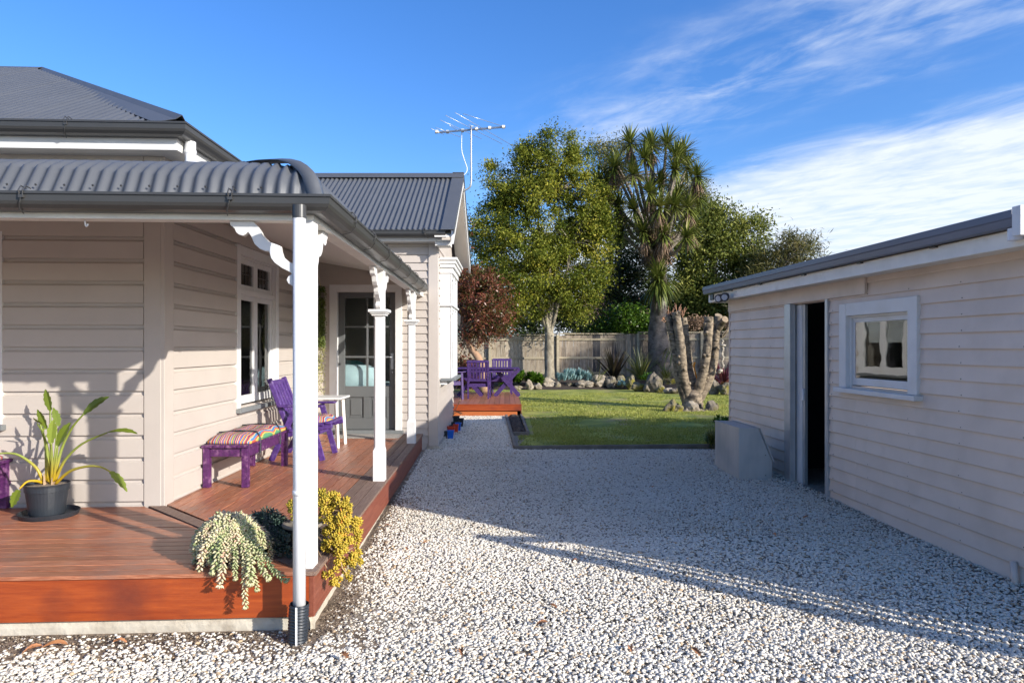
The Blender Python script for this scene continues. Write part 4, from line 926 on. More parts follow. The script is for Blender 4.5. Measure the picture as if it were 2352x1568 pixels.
def table():
    t = thing('garden_table', 'long purple outdoor table with crossed legs on the far deck', 'table', (-.58, 16.95, .37)); WL[t.name] = Vector((0, 0, 0)); q = 'purple_shaded'
    for k in range(6): MB().box(-.75, .76, -.42+k*.141, -.42+k*.141+.134, .675, .702).build('table_slat', q, t, bevel=.003)
    for s in (-1, 1):
        x = s*.46
        for k, sg in enumerate((-1, 1)):
            MB().beam((x-.30*sg, -.12+.03*k, .0), (x+.30*sg, -.12+.03*k, .672), .085, .028, (1, 0, 0)).build('leg', q, t)
            MB().beam((x-.30*sg, .30+.03*k, .0), (x+.30*sg, .30+.03*k, .672), .085, .028, (1, 0, 0)).build('leg', q, t)
    MB().box(-.60, .62, -.36, -.33, .60, .674).build('apron', q, t); MB().box(-.60, .62, .33, .36, .60, .674).build('apron', q, t)
table()

# ------------------------------------------------------------------ leaves
def leaf_quads(P, D, Nn, ln, wd, tint, fold=.25):
    """P base points, D directions, Nn normals (n,3); ln, wd (n,) -> V, K(quads: two per leaf as 4-gon halves)"""
    n = len(P); S = np.cross(D, Nn); S /= np.linalg.norm(S, axis=1, keepdims=True)+1e-9
    ln = ln[:, None]; wd = wd[:, None]
    mid = P+D*ln*.48; tip = P+D*ln-Nn*ln*.12
    up = Nn*wd*fold
    V = np.stack([P, mid+S*wd*.5+up, tip, mid-S*wd*.5+up], 1).reshape(-1, 3)
    K = np.arange(n*4).reshape(n, 4)
    return V, K, np.repeat(tint, 4)
def unit(n):
    v = rng.normal(size=(n, 3)); return v/np.linalg.norm(v, axis=1, keepdims=True)
def crown(name, parent, blobs, nclump, per, sig, ln, wd, mat, bias=(0, 0, .35), shell=.6, droop=0, seedtint=(.5, .22)):
    """blobs: (cx,cy,cz,rx,ry,rz[,weight]); foliage in clumps through each blob"""
    Wt = np.array([b[6] if len(b) > 6 else b[3]*b[4]*b[5] for b in blobs]); Wt = Wt/Wt.sum(); Vs = []; Ks = []; Ts = []; off = 0; cl = []
    for b, w in zip(blobs, Wt):
        m = max(3, int(nclump*w)); u = unit(m); r = shell+(1-shell)*rng.random(m)**.7; r[rng.random(m) < .22] *= .6
        cl.append(np.array(b[:3])+u*r[:, None]*np.array(b[3:6]))
    cl = np.vstack(cl); m = len(cl); ctr = np.array([np.average([b[0] for b in blobs], weights=Wt), np.average([b[1] for b in blobs], weights=Wt), np.average([b[2] for b in blobs], weights=Wt)])
    idx = np.repeat(np.arange(m), per); n = len(idx)
    csc = rng.uniform(.5, 1.5, m); ctint = rng.normal(seedtint[0], seedtint[1]*.85, m)
    P = cl[idx]+rng.normal(size=(n, 3))*sig*csc[idx][:, None]*np.array([1, 1, .85])
    D = unit(n)+.5*(P-ctr)/np.linalg.norm(P-ctr, axis=1, keepdims=True)+np.array([0, 0, -droop]); D /= np.linalg.norm(D, axis=1, keepdims=True)
    Nn = unit(n)*.9+np.array(bias)+.4*(P-ctr)/np.linalg.norm(P-ctr, axis=1, keepdims=True); Nn -= D*(Nn*D).sum(1, keepdims=True); Nn /= np.linalg.norm(Nn, axis=1, keepdims=True)
    t = np.clip(ctint[idx]+rng.normal(0, seedtint[1], n), 0, 1)
    V, K, T = leaf_quads(P, D, Nn, ln*rng.uniform(.65, 1.3, n), wd*rng.uniform(.7, 1.25, n), t)
    o = np_mesh(name, V, K, mat, parent, T); return o, cl
def branches(mb, roots, cl, k, r0, seed=1):
    rn = random.Random(seed); idx = list(range(len(cl))); rn.shuffle(idx)
    for i in idx[:k]:
        c = Vector(cl[i]); a = min(roots, key=lambda q: (Vector(q)-c).length+rn.uniform(0, .8)); a = Vector(a)
        mid = a.lerp(c, .5)+Vector((rn.uniform(-.15, .15), rn.uniform(-.15, .15), .12*(c-a).length))
        mb.tube(arc([a, mid, c], 4), [r0*(1-.8*t/8) for t in range(9)], 5, caps=False)

def big_tree():
    b = U(1262, 868, 25.6); b.z = .3
    T = thing('broadleaf_tree', 'tall olive-green broadleaf tree with pale forked trunk before the paling fence', 'tree', b)
    Y = 25.6; X = lambda px: (px-1176)/F_*Y; Z = lambda py: HZ_+(HY_-py)/F_*Y
    tr = MB(); pt = lambda px, py, dy=0: (X(px), Y+dy, Z(py))
    tr.tube(arc([pt(1262, 880), pt(1262, 850), pt(1261, 800), pt(1262, 765)], 4), [.27, .22, .21, .20, .19, .185, .18, .178, .175, .172, .17, .17, .17], 12, bump=.05)
    roots = []
    for top, r in (((1285, 640, .3), .11), ((1240, 660, -.2), .10), ((1215, 690, .2), .08), ((1262, 560, .0), .10), ((1310, 560, -.3), .07), ((1200, 570, -.3), .06), ((1235, 470, .2), .05), ((1285, 440, 0), .05)):
        p = [pt(1262, 775), pt(1262+(top[0]-1262)*.45, 740+(top[1]-740)*.25, top[2]*.3), pt(1262+(top[0]-1262)*.8, 740+(top[1]-740)*.6, top[2]*.7), pt(*top)]
        q = arc(p, 5); tr.tube(q, [r*(1.05-.6*i/len(q)) for i in range(len(q))], 7, bump=.04); roots += [q[-1], q[-5], q[-9]]
    bl = []
    for px, py, rx, rz, w in ((1235, 560, 150, 150, 3), (1130, 545, 60, 95, .9), (1345, 600, 66, 120, 1.3), (1365, 540, 48, 70, .6), (1375, 470, 32, 50, .3), (1225, 420, 105, 85, 1.2), (1300, 430, 85, 90, 1.0), (1150, 450, 55, 55, .5), (1255, 355, 45, 50, .32), (1330, 370, 30, 50, .25), (1205, 370, 40, 40, .25), (1110, 640, 40, 60, .4), (1190, 690, 80, 55, .7), (1300, 690, 75, 50, .6), (1250, 500, 160, 120, 1.2), (1350, 520, 50, 70, .5), (1130, 400, 28, 28, .1), (1235, 620, 85, 70, .9), (1270, 580, 80, 80, .6), (1315, 335, 16, 25, .06), (1210, 335, 16, 22, .06)):
        bl.append((X(px), Y+rng.uniform(-.3, .3), Z(py), rx/F_*Y, min(rx/F_*Y*1.0, 1.9), rz/F_*Y, w))
    o, cl = crown('crown', T, bl, 520, 190, .185, .115, .046, 'leaf_olive', shell=.5, seedtint=(.5, .2))
    branches(tr, roots, cl, 170, .034, 3); tr.build('trunk', 'tree_bark', T, smooth=True)
big_tree()
def red_tree():
    Y = 21.5; X = lambda px: (px-1176)/F_*Y; Z = lambda py: HZ_+(HY_-py)/F_*Y
    T = thing('photinia_tree', 'small red-leaved tree with leaning trunk beyond the garden deck', 'tree', (X(1110), Y, .15)); tr = MB(); pt = lambda px, py, dy=0: (X(px), Y+dy, Z(py))
    tr.tube(arc([pt(1112, 900), pt(1108, 850), pt(1097, 820), pt(1075, 790), pt(1062, 765)], 3), [.16, .15, .145, .14, .13, .125, .12, .11, .10, .09, .08, .07, .06], 9, bump=.06)
    tr.tube(arc([pt(1100, 825), pt(1082, 808), pt(1076, 806)], 3), .05, 7)
    bl = [(X(1085), Y, Z(680), 70/F_*Y, .8, 60/F_*Y, 2), (X(1120), Y-.2, Z(720), 55/F_*Y, .7, 50/F_*Y, 1.4), (X(1080), Y, Z(640), 50/F_*Y, .7, 28/F_*Y, .5), (X(1125), Y, Z(665), 45/F_*Y, .6, 38/F_*Y, .8), (X(1085), Y, Z(765), 45/F_*Y, .6, 35/F_*Y, .7), (X(1050), Y, Z(560), 30/F_*Y, .6, 45/F_*Y, .4), (X(1140), Y, Z(745), 28/F_*Y, .4, 25/F_*Y, .4)]
    o, cl = crown('crown', T, bl, 230, 75, .15, .10, .034, 'leaf_red', shell=.5, seedtint=(.52, .26))
    branches(tr, [pt(1075, 790), pt(1062, 765), pt(1097, 800)], cl, 50, .025, 5); tr.build('trunk', 'red_bark', T, smooth=True)
    # low rusty foliage beneath
    sh = thing('shrub', 'low rusty brown shrub under the red tree by the fence', 'shrub', (X(1060), 22.3, .2))
    crown('foliage', sh, [(X(1062), 22.3, .75, .45, .4, .5)], 40, 45, .12, .12, .05, 'leaf_red', seedtint=(.6, .2))
red_tree()
def bg_tree(label, name, px, base_y, blobs, Y, mat, ncl, per, sig, ln, wd, trunk_r=.14, seedtint=(.5, .2), droop=0, shell=.5, bark='tree_bark', rooty=None, nb=70):
    X = lambda p: (p-1176)/F_*Y; Z = lambda p: HZ_+(HY_-p)/F_*Y
    T = thing(name, label, 'tree', (X(px), Y, .3)); tr = MB(); cy = rooty or np.mean([b[1] for b in blobs])
    q = arc([(X(px), Y, .2), (X(px)+.1, Y, Z((base_y+cy)/2)), (X(px)-.05, Y, Z(cy))], 5); tr.tube(q, [trunk_r*(1-.6*i/len(q)) for i in range(len(q))], 9, bump=.05)
    bl = [(X(b[0]), Y+rng.uniform(-.4, .4), Z(b[1]), b[2]/F_*Y, min(b[2]/F_*Y, 1.8), b[3]/F_*Y, b[4]) for b in blobs]
    o, cl = crown('crown', T, bl, ncl, per, sig, ln, wd, mat, droop=droop, shell=shell, seedtint=seedtint)
    branches(tr, [q[4], q[7], q[-1]], cl, nb, .04, 9); tr.build('trunk', bark, T, smooth=True)
def others():
    bg_tree('dense dark green tree between the cabbage tree and the shed roof', 'evergreen_tree', 1640, 860, [(1640, 640, 85, 110, 2.4), (1600, 540, 55, 60, .8), (1660, 540, 60, 65, 1), (1720, 620, 50, 90, .9), (1600, 690, 60, 80, 1), (1650, 740, 90, 60, 1.2), (1570, 600, 40, 90, .7), (1635, 490, 30, 25, .25), (1735, 520, 18, 25, .10), (1748, 500, 10, 10, .04), (1715, 510, 16, 20, .09), (1735, 565, 20, 28, .12)], 30, 'leaf_mid', 480, 90, .24, .15, .07, .2)
    bg_tree('olive bushy tree with narrow leaves just above the shed roof', 'bushy_tree', 1790, 860, [(1790, 610, 60, 55, 1.2), (1850, 590, 30, 35, .5), (1760, 650, 60, 50, .8), (1810, 570, 40, 30, .5), (1870, 610, 18, 25, .2), (1730, 690, 60, 60, .8), (1800, 680, 70, 50, .8)], 28, 'leaf_strap', 210, 60, .22, .26, .034, .1, shell=.5)
    bg_tree('deep green tree filling the gap between the olive tree and the cabbage tree', 'evergreen_tree', 1420, 860, [(1440, 640, 60, 90, 1.2), (1400, 700, 60, 70, .8), (1460, 560, 50, 60, .5), (1420, 560, 30, 50, .3), (1500, 680, 60, 80, 1), (1370, 620, 30, 50, .25), (1550, 720, 50, 70, .8)], 33, 'leaf_dark', 300, 80, .26, .16, .06, .22, shell=.35)
    bg_tree('pale yellow-green feathery tree top showing behind the cabbage tree', 'feathery_tree', 1400, 860, [(1400, 350, 35, 20, .5), (1370, 335, 20, 12, .2), (1420, 400, 40, 45, .7), (1400, 470, 40, 70, .8), (1585, 470, 45, 60, 1.0), (1570, 540, 40, 50, .6), (1560, 430, 35, 40, .5), (1440, 340, 30, 22, .3), (1605, 445, 22, 25, .3)], 36, 'leaf_feather', 190, 60, .30, .17, .05, .16, shell=.4)
    bg_tree('dark evergreen tree behind the left part of the fence', 'evergreen_tree', 1150, 860, [(1130, 690, 80, 80, 1), (1060, 680, 60, 90, 1), (1220, 730, 70, 50, .8), (1160, 760, 90, 40, .8), (990, 640, 60, 120, 1), (1300, 730, 50, 45, .8), (1260, 690, 60, 60, .7), (1345, 765, 40, 30, .4)], 32, 'leaf_dark', 290, 80, .26, .16, .06, .2, shell=.35)
    bg_tree('dark low tree behind the fence beside the shed', 'evergreen_tree', 1700, 880, [(1690, 760, 90, 60, 1), (1600, 770, 80, 50, .8), (1780, 740, 80, 90, 1), (1520, 770, 60, 45, .6)], 31, 'leaf_dark', 220, 80, .24, .15, .06, .2, shell=.3)
    Y = 27.6; X = lambda p: (p-1176)/F_*Y; Z = lambda p: HZ_+(HY_-p)/F_*Y
    s = thing('shrub', 'bright glossy green shrub leaning over the fence beside the thick trunk', 'shrub', (X(1430), Y, .3))
    crown('foliage', s, [(X(1400), Y, Z(752), .75, .5, .45), (X(1450), Y, Z(735), .8, .5, .6), (X(1490), Y, Z(755), .5, .4, .5)], 110, 60, .16, .13, .06, 'leaf_bright', seedtint=(.4, .22))
    s = thing('shrub', 'orange-brown dead foliage behind the fence beside the pruned stump', 'shrub', (X(1600), Y, .3))
    crown('foliage', s, [(X(1600), Y, Z(742), .62, .3, .22), (X(1690), Y, Z(745), .5, .3, .2)], 40, 50, .12, .10, .04, 'dead_leaf', seedtint=(.8, .2))
    # neighbouring tiled roof
    h = thing('neighbour_house', 'neighbouring house with pink tiled roof behind the fence, mostly hidden by foliage', 'house', (4.5, 41, .3))
    MB().box(4.6, 8.8, 41, 47, .3, 2.9).build('wall', 'house_board', h)
    m = MB(); n = 18
    for k in range(n):
        t0, t1 = k/n, (k+1)/n
        m.prism([(40.4+3.6*t0, 2.7+2.1*t0), (40.4+3.6*t0, 2.75+2.1*t0), (40.4+3.6*t1+.05, 2.73+2.1*t1), (40.4+3.6*t1+.05, 2.69+2.1*t1)], 4.2, 9.2, lambda p, q, t: (t, p, q))
    m.prism([(44, 4.8), (47.6, 2.7), (47.6, 2.66), (44, 4.74)], 4.2, 9.2, lambda p, q, t: (t, p, q)); m.build('roof', 'tile_pink', h)
others()

# ------------------------------------------------------------------ strap leaves (cabbage tree, flax, strelitzia)
def strap_set(mb, c, axis, n, ln, wd, spread=(0, 120), droop=.5, seed=0, tint=(.5, .2), seg=4, zsc=1):
    rn = random.Random(seed); ax = Vector(axis).normalized(); a = ax.orthogonal().normalized(); b = ax.cross(a)
    for i in range(n):
        th = rad(spread[0]+(spread[1]-spread[0])*((i+rn.random())/n)**.75); ph = i*2.39996+rn.uniform(-.3, .3)
        d = (ax*math.cos(th)+(a*math.cos(ph)+b*math.sin(ph))*math.sin(th)).normalized(); L = ln*rn.uniform(.75, 1.1); w = wd*rn.uniform(.8, 1.15)
        s = d.cross(Vector((0, 0, 1))); s = s.normalized() if s.length > .05 else a
        pts = []; p = Vector(c)+d*ln*.04; dd = d.copy()
        for k in range(seg+1):
            pts.append(p.copy()); dd = (dd+Vector((0, 0, -droop/seg*(.4+k*.5)))).normalized(); p = p+dd*L/seg
        nn = s.cross(d).normalized()
        prof = [.55, 1, .95, .6, .03] if seg == 4 else [max(.03, math.sin(math.pi*(.22+.78*k/seg))) for k in range(seg+1)]
        vs = []
        for k, q in enumerate(pts): vs += [q+s*w/2*prof[k]+nn*w*.12, q-s*w/2*prof[k]+nn*w*.12]
        t = min(1, max(0, rn.gauss(*tint)))
        mb.add(vs, [(2*k, 2*k+1, 2*k+3, 2*k+2) for k in range(seg)], t)
def cabbage_tree():
    Y = 25.9; X = lambda px: (px-1176)/F_*Y; Z = lambda py: HZ_+(HY_-py)/F_*Y; pt = lambda px, py, dy=0: Vector((X(px), Y+dy, Z(py)))
    T = thing('cabbage_tree', 'tall cabbage tree with thick grey trunk, spiky leaf heads and brown skirt', 'tree', (X(1512), Y, .3))
    tr = MB(); q = arc([pt(1517, 885), pt(1514, 840), pt(1511, 780), pt(1512, 720), pt(1513, 650), pt(1512, 590), pt(1508, 520)], 4)
    rs = [float(np.interp(i/(len(q)-1), [0, .12, .3, .5, .7, 1], [.58, .46, .38, .30, .30, .27])) for i in range(len(q))]
    tr.tube(q, rs, 18, bump=.06, seed=4); tr.build('trunk', 'palm_bark', T, smooth=True)
    heads = [(1445, 335, -.2, (-.2, -.2, 1)), (1535, 325, .3, (.1, -.2, 1)), (1490, 345, -.5, (-.1, -.3, 1)), (1570, 350, .1, (.5, -.2, 1)), (1410, 390, -.2, (-.5, -.3, 1)), (1470, 380, -.9, (0, -.5, .9)), (1600, 405, .0, (.7, -.2, .7)), (1535, 405, -1.0, (.1, -.7, .7)), (1395, 420, .3, (-.7, 0, .8)), (1445, 415, -.8, (-.2, -.6, .8)), (1500, 325, .6, (0, .2, 1)), (1450, 490, -.6, (-.4, -.5, .5)), (1575, 480, -.3, (.5, -.4, .6)), (1510, 430, -.5, (0, -.6, .8)), (1510, 545, -1.0, (-.1, -.8, .4)), (1560, 555, -1.0, (.4, -.8, .5)), (1560, 445, .4, (.4, .2, .9)), (1380, 400, .8, (-.6, .3, .8)), (1425, 365, .8, (-.3, .4, .9)), (1590, 370, .8, (.5, .4, .8)), (1480, 455, -.9, (-.2, -.7, .6)), (1535, 485, -.9, (.2, -.7, .6)), (1425, 470, .2, (-.6, -.1, .6)), (1605, 450, .2, (.7, .1, .5)), (1470, 540, -.7, (-.4, -.7, .4)), (1540, 375, -.9, (.1, -.5, .9)), (1590, 520, .2, (.6, -.2, .6)), (1430, 530, .3, (-.6, -.2, .5)), (1500, 490, -1.1, (0, -.8, .5))]
    lim = MB(); dead = MB()
    for i, (px, py, dy, ax) in enumerate(heads):
        c = pt(px, py, dy); h = MB(); strap_set(h, c, ax, 100, .76, .056, (3, 118), .36, seed=i, tint=(.48, .2)); h.build('leaf_head', 'cordyline', T, tint=True, recalc=False)
        st = pt(1508+(px-1508)*.12, 560 if py < 500 else 590, dy*.2); mid = pt(1508+(px-1508)*.65, max(py+70, 420) if py < 500 else py+30, dy*.7)
        qq = arc([st, mid, c-Vector(ax).normalized()*.05], 5); lim.tube(qq, [.085-.045*k/len(qq) for k in range(len(qq))], 7, bump=.06, seed=i)
        if i % 2 == 0: strap_set(dead, c-Vector((0, 0, .18)), (0, 0, -1), 60, .75, .035, (5, 45), .5, seed=90+i, tint=(.6, .2))
    lim.build('limbs', 'palm_limb', T, smooth=True)
    dead.build('dead_leaves', 'dead_leaf', T, tint=True, recalc=False)['kind'] = 'stuff'
    sk = MB()
    for k in range(11):
        z = Z(520)-k*.11
        for j in range(8):
            a = random.uniform(0, 6.28); c = Vector((X(1510)+.33*math.cos(a), Y+.33*math.sin(a), z))
            strap_set(sk, c, (math.cos(a)*.5, math.sin(a)*.5, -1), 16, .58, .045, (3, 42), .5, seed=k*7+j, tint=(.45+.0*k, .25))
    sk.build('dry_skirt', 'dead_leaf', T, tint=True, recalc=False)['kind'] = 'stuff'
    h = MB(); strap_set(h, pt(1505, 650, -.62), (-.05, -.35, 1), 260, 1.12, .066, (2, 150), .8, seed=77, tint=(.42, .2), seg=5); h.build('leaf_head', 'cordyline', T, tint=True, recalc=False)
    MB().tube(arc([pt(1512, 730, -.1), pt(1508, 700, -.55), pt(1505, 655, -.6)], 4), .09, 8, bump=.08).build('limb', 'palm_bark', T, smooth=True)
cabbage_tree()
def flax(label, px, D, z, n, ln, wd, mat, spread=(4, 62), droop=.45, seed=1, name='flax_plant', cat='plant', axis=(0, -.1, 1)):
    c = U(px, 800, D); c.z = z; p = thing(name, label, cat, c); mb = MB(); rn = random.Random(seed)
    for k in range(4): strap_set(mb, c+Vector((rn.uniform(-.08, .08), rn.uniform(-.06, .06), 0)), axis, n//4, ln, wd, spread, droop, seed*10+k, (.5, .25), 5)
    mb.build('leaves', mat, p, tint=True, recalc=False)
flax('dark bronze flax with stiff upright leaves against the fence', 1410, 25.2, .35, 40, 1.35, .085, 'flax_dark', (3, 45), .18, 2)
flax('yellow-green flax clump with arching narrow leaves before the thick trunk', 1473, 24.4, .38, 90, 1.15, .04, 'flax_green', (4, 60), .38, 3)
flax('small reddish green strappy plant behind the mossy rock', 1530, 24.0, .45, 60, .75, .035, 'flax_green', (10, 75), .7, 4)
flax('drooping pale green weeping plant hanging between thick trunk and stump', 1545, 24.6, 1.55, 44, 1.2, .03, 'flax_green', (60, 140), 1.3, 5, axis=(0, -.2, 1))
flax('wine red flax beside the shed wall behind the hanging stones', 1665, 21.5, .35, 70, 1.1, .045, 'flax_red', (10, 75), .5, 6)
flax('tall pale grass stalks poking up at the garden edge by a pale rock', 1372, 23.6, .35, 12, .9, .03, 'flax_green', (5, 40), .35, 7)
def clumps(label, name, px0, px1, D, zb, mat, n, ln, wd, h, seed, axis_sp=(0, 80), per=16, cat='plant', depth=.4):
    c = U((px0+px1)/2, 800, D); c.z = zb; p = thing(name, label, cat, c); mb = MB(); rn = random.Random(seed)
    for k in range(n):
        t = rn.random(); x = (px0+(px1-px0)*t-1176)/F_*D; hh = h*(.35+.65*rn.random())*(.6+.4*math.sin(math.pi*t))
        strap_set(mb, (x, D+rn.uniform(-depth, depth*.3), zb+hh*.7), (rn.uniform(-.3, .3), -.35, 1), per, ln, wd, axis_sp, .25, seed*50+k, (.5, .25), 4)
    mb.build('foliage', mat, p, tint=True, recalc=False)
clumps('bright green leafy rosettes along the bed beside the garden table', 'rosette_plant', 1165, 1250, 23.9, .2, 'leaf_bright', 60, .22, .07, .55, 3, per=22)
clumps('blue-grey succulent clump spilling over pale rocks near the forked trunk', 'blue_succulent', 1280, 1355, 24.0, .25, 'blue_succulent', 150, .22, .03, .62, 4, (0, 35), 7)
clumps('green leafy ground cover behind the garden chairs', 'rosette_plant', 1050, 1165, 23.6, .2, 'leaf_bright', 70, .22, .07, .5, 5, per=20)
clumps('small blue-green succulent between mossy rocks', 'blue_succulent', 1420, 1445, 23.4, .18, 'blue_succulent', 20, .12, .04, .3, 6, (0, 80), 12)
clumps('low green plant spreading over the mossy rocks below the flax', 'ground_cover', 1470, 1510, 23.3, .4, 'leaf_bright', 26, .16, .06, .3, 7, (20, 90), 12)
clumps('scruffy yellow-green tuft at the lawn corner beside the metal box', 'tuft', 1625, 1650, 10.1, .10, 'flax_green', 40, .14, .014, .26, 8, (0, 80), 14, depth=.25)
clumps('bright green leafy weed by the far corner of the shed', 'weed', 1645, 1680, 12.5, .12, 'leaf_bright', 30, .12, .04, .22, 9, (0, 85), 14)

# ------------------------------------------------------------------ fence
def fence():
    f = thing('paling_fence', 'weathered timber paling fence across the back of the garden', 'fence', (1, 26.5, .3))
    rn = random.Random(6); x = -3.4; y0 = lambda x: 26.5+.03*x; top = lambda x: float(np.interp(x, [-2, 1.5, 6, 10], [1.98, 2.03, 2.11, 2.15]))
    i = 0
    while x < 12.5:
        w = rn.uniform(.135, .165); z1 = top(x)-rn.uniform(.0, .03); d = rn.uniform(-.006, .006)
        MB().box(x, x+w-rn.uniform(.003, .010), y0(x)+d, y0(x)+d+.02, .22, z1).build('paling', 'fence_dark' if abs(x-3.25) < .12 or abs(x-7.9) < .1 else 'fence_grey_shaded' if x > 1.75 else 'fence_wood', f); x += w; i += 1
    for z in (.55, 1.14, 1.86):
        for a in (-3.4, -.85, 1.78, 4.85, 7.4, 9.9):
            MB().slab([(a, y0(a)-.045), (a+2.6, y0(a+2.6)-.045), (a+2.6, y0(a+2.6)-.007), (a, y0(a)-.007)], z+.02*a/6-.035, z+.02*a/6+.045).build('rail', 'fence_rail', f)
    for a in (-3.4, -.85, 1.78, 4.9, 7.4, 9.9):
        MB().slab([(a-.05, y0(a)-.14), (a+.05, y0(a)-.14), (a+.05, y0(a)-.05), (a-.05, y0(a)-.05)], .15, top(a)+.01).build('post', 'fence_rail', f)
        MB().slab([(a+.0, y0(a)-.06), (a+2.58, y0(a+2.58)-.06), (a+2.58, y0(a+2.58)+.06), (a+.0, y0(a)+.06)], top(a+1.2)+.012, top(a+1.2)+.055).build('capping', 'fence_rail', f)
fence()
# ------------------------------------------------------------------ pollarded stump, stones
def ico(sub):
    bm = bmesh.new(); bmesh.ops.create_icosphere(bm, subdivisions=sub, radius=1); v = [x.co.copy() for x in bm.verts]; f = [[q.index for q in p.verts] for p in bm.faces]; bm.free(); return v, f
ICO = {k: ico(k) for k in (1, 2, 3)}
def rock(label, c, s, mat='rock', seed=0, group='rocks edging the garden bed', name='rock', sub=3, rough=.28):
    s = tuple(q*1.16 for q in s)
    v, f = ICO[sub]; mb = MB(); o = Vector((seed*7.3, seed*3.1, seed*1.7)); vs = []
    for p in v:
        r = 1+rough*1.5*mnoise.noise(p*1.1+o)+rough*.7*mnoise.noise(p*2.6+o)+rough*.3*mnoise.noise(p*6+o)
        q = Vector((p.x*s[0], p.y*s[1], p.z*s[2]))*r; vs.append(Vector(c)+q)
    mb.add(vs, f); ob = mb.build(name, mat, loc=c, smooth=False, recalc=False)
    return tag(ob, label, 'rock', group)
def stump():
    D = 16.0
    def pt(cx, cy, dy=0): return U(1352.4+.18746*cx, 676.2+.18746*cy, D+dy)
    b = pt(1275, 1420); T = thing('pollarded_tree', 'pollarded tree stump with five bare pruned limbs in a ring of stones', 'tree', b)
    k = .18746/F_*D
    MB().tube(arc([pt(1270, 1470), pt(1270, 1400), pt(1275, 1300), pt(1285, 1220), pt(1290, 1170)], 4), [150*k, 140*k, 134*k, 130*k, 128*k, 126*k, 124*k, 122*k, 118*k, 116*k, 112*k, 108*k, 104*k, 95*k, 85*k, 70*k, 55*k], 20, bump=.07, seed=2).build('trunk', 'stump_bark', T, smooth=True)
    limbs = [([(1215, 1350), (1140, 1150), (1088, 900), (1055, 650), (1015, 450), (980, 340), (930, 265)], 50, 38, .0), ([(1230, 1300), (1165, 1050), (1143, 850), (1130, 650), (1100, 450), (1080, 320), (1065, 215)], 54, 44, -.12),
             ([(1270, 1260), (1255, 1080), (1230, 850), (1195, 600), (1172, 400), (1162, 285)], 50, 36, .28), ([(1315, 1260), (1380, 1030), (1432, 800), (1456, 600), (1464, 450), (1470, 275)], 52, 42, -.1), ([(1350, 1290), (1475, 1030), (1530, 800), (1546, 600), (1568, 480), (1600, 380)], 50, 44, .14)]
    for i, (p, r0, r1, dy) in enumerate(limbs):
        q = arc([pt(x, y, dy*min(1, j/2.0)) for j, (x, y) in enumerate(p)], 5); n = len(q)
        rn = random.Random(i); rs = [(r0+(r1-r0)*j/n)*k*1.12*(1+.18*max(0, mnoise.noise(Vector((j*.45, i*5, 0))))) for j in range(n)]
        if i == 3: rs = [r*(1.15 if j > n-8 else 1) for j, r in enumerate(rs)]
        m = MB(); m.tube(q, rs, 14, bump=.05, seed=i)
        for a in range(7):     # knots
            j = rn.randrange(4, n-1); ang = rn.uniform(3.4, 6.0); d = Vector((math.cos(ang), math.sin(ang)*1.0, .25)).normalized()
            m.tube([q[j]+d*rs[j]*.7, q[j]+d*rs[j]*1.12, q[j]+d*rs[j]*1.28], [rs[j]*.48, rs[j]*.36, rs[j]*.2], 8, bump=.1, seed=a)
        lb = m.build('limb', 'stump_bark', T, smooth=True)
        d = (q[-1]-q[-2]).normalized(); MB().tube([q[-1]-d*.005, q[-1]+d*.006], rs[-1]*.93, 14, bump=.05, seed=i).build('cut_end', 'cut_wood', lb)
    base = pt(1580, 440, .14)
    for (x, y, dy, r) in ((1668, 305, -.15, 42), (1590, 262, .1, 46)):
        e = pt(x, y, dy); m = MB(); q = arc([base, base.lerp(e, .6)+Vector((0, 0, .02)), e], 4); m.tube(q, [r*k*1.0]*len(q), 12, bump=.05, seed=int(x)); lb = m.build('limb', 'stump_bark', T, smooth=True)
        d = ((q[-1]-q[-2]).normalized()+Vector((.1, -.7, .1))).normalized(); MB().tube([e-d*.012, e+d*.012], r*k*.97, 14, bump=.04).build('cut_end', 'cut_wood', lb)
    m = MB(); m.tube(arc([pt(1625, 520, .1), pt(1690, 450, .0), pt(1715, 370, 0)], 4), [.045, .042, .04, .038, .036, .034, .032, .03, .03], 9, bump=.06); m.build('branch_stub', 'stump_bark', T, smooth=True)
    m = MB(); rn = random.Random(3)
    for x, y in ((1000, 250), (1070, 215), (1085, 225), (1150, 270), (1160, 260), (960, 300)):
        for j in range(4):
            s = pt(x+rn.uniform(-18, 18), y+rn.uniform(-5, 25), rn.uniform(-.08, .1)); e = s+Vector((rn.uniform(-.10, .12), rn.uniform(-.05, .05), rn.uniform(.10, .26))); m.tube([s, s.lerp(e, .5)+Vector((rn.uniform(-.01, .01), 0, 0)), e], [.009, .008, .006], 5)
    for j in range(8):
        s = pt(930+rn.uniform(-15, 20), 290+rn.uniform(0, 50), -.08); m.tube([s, s+Vector((rn.uniform(-.12, .0), rn.uniform(-.08, 0), rn.uniform(-.08, .05)))], [.008, .006], 5)
    m.build('twigs', 'twig', T)['kind'] = 'stuff'
    # string of stones
    h = thing('hanging_stones', 'string of pale stones hanging from the right limb of the pruned stump', 'garden ornament', pt(1640, 960, -.1))
    MB().tube([pt(1700, 420, -.02), pt(1640, 490, -.08), pt(1640, 960, -.1)], .004, 5).build('cord', 'rope', h)
    sz = [(1640, 570, 20, 18), (1632, 592, 16, 12), (1640, 622, 38, 16)]+[(1638+8*math.sin(i*.8), 645+i*13, 19+5*math.sin(i*2.3), 7.5) for i in range(20)]+[(1612, 932, 30, 22), (1600, 955, 18, 14)]
    for i, (x, y, w, hh) in enumerate(sz):
        v, f = ICO[1 if w < 25 else 2]; c = pt(x, y, -.1); m = MB(); m.add([c+Vector((p.x*w*k, p.y*w*k, p.z*hh*k))*(1+.2*mnoise.noise(p+Vector((i, 0, 0)))) for p in v], f); m.build('stone', 'pebble_string', h, smooth=True)
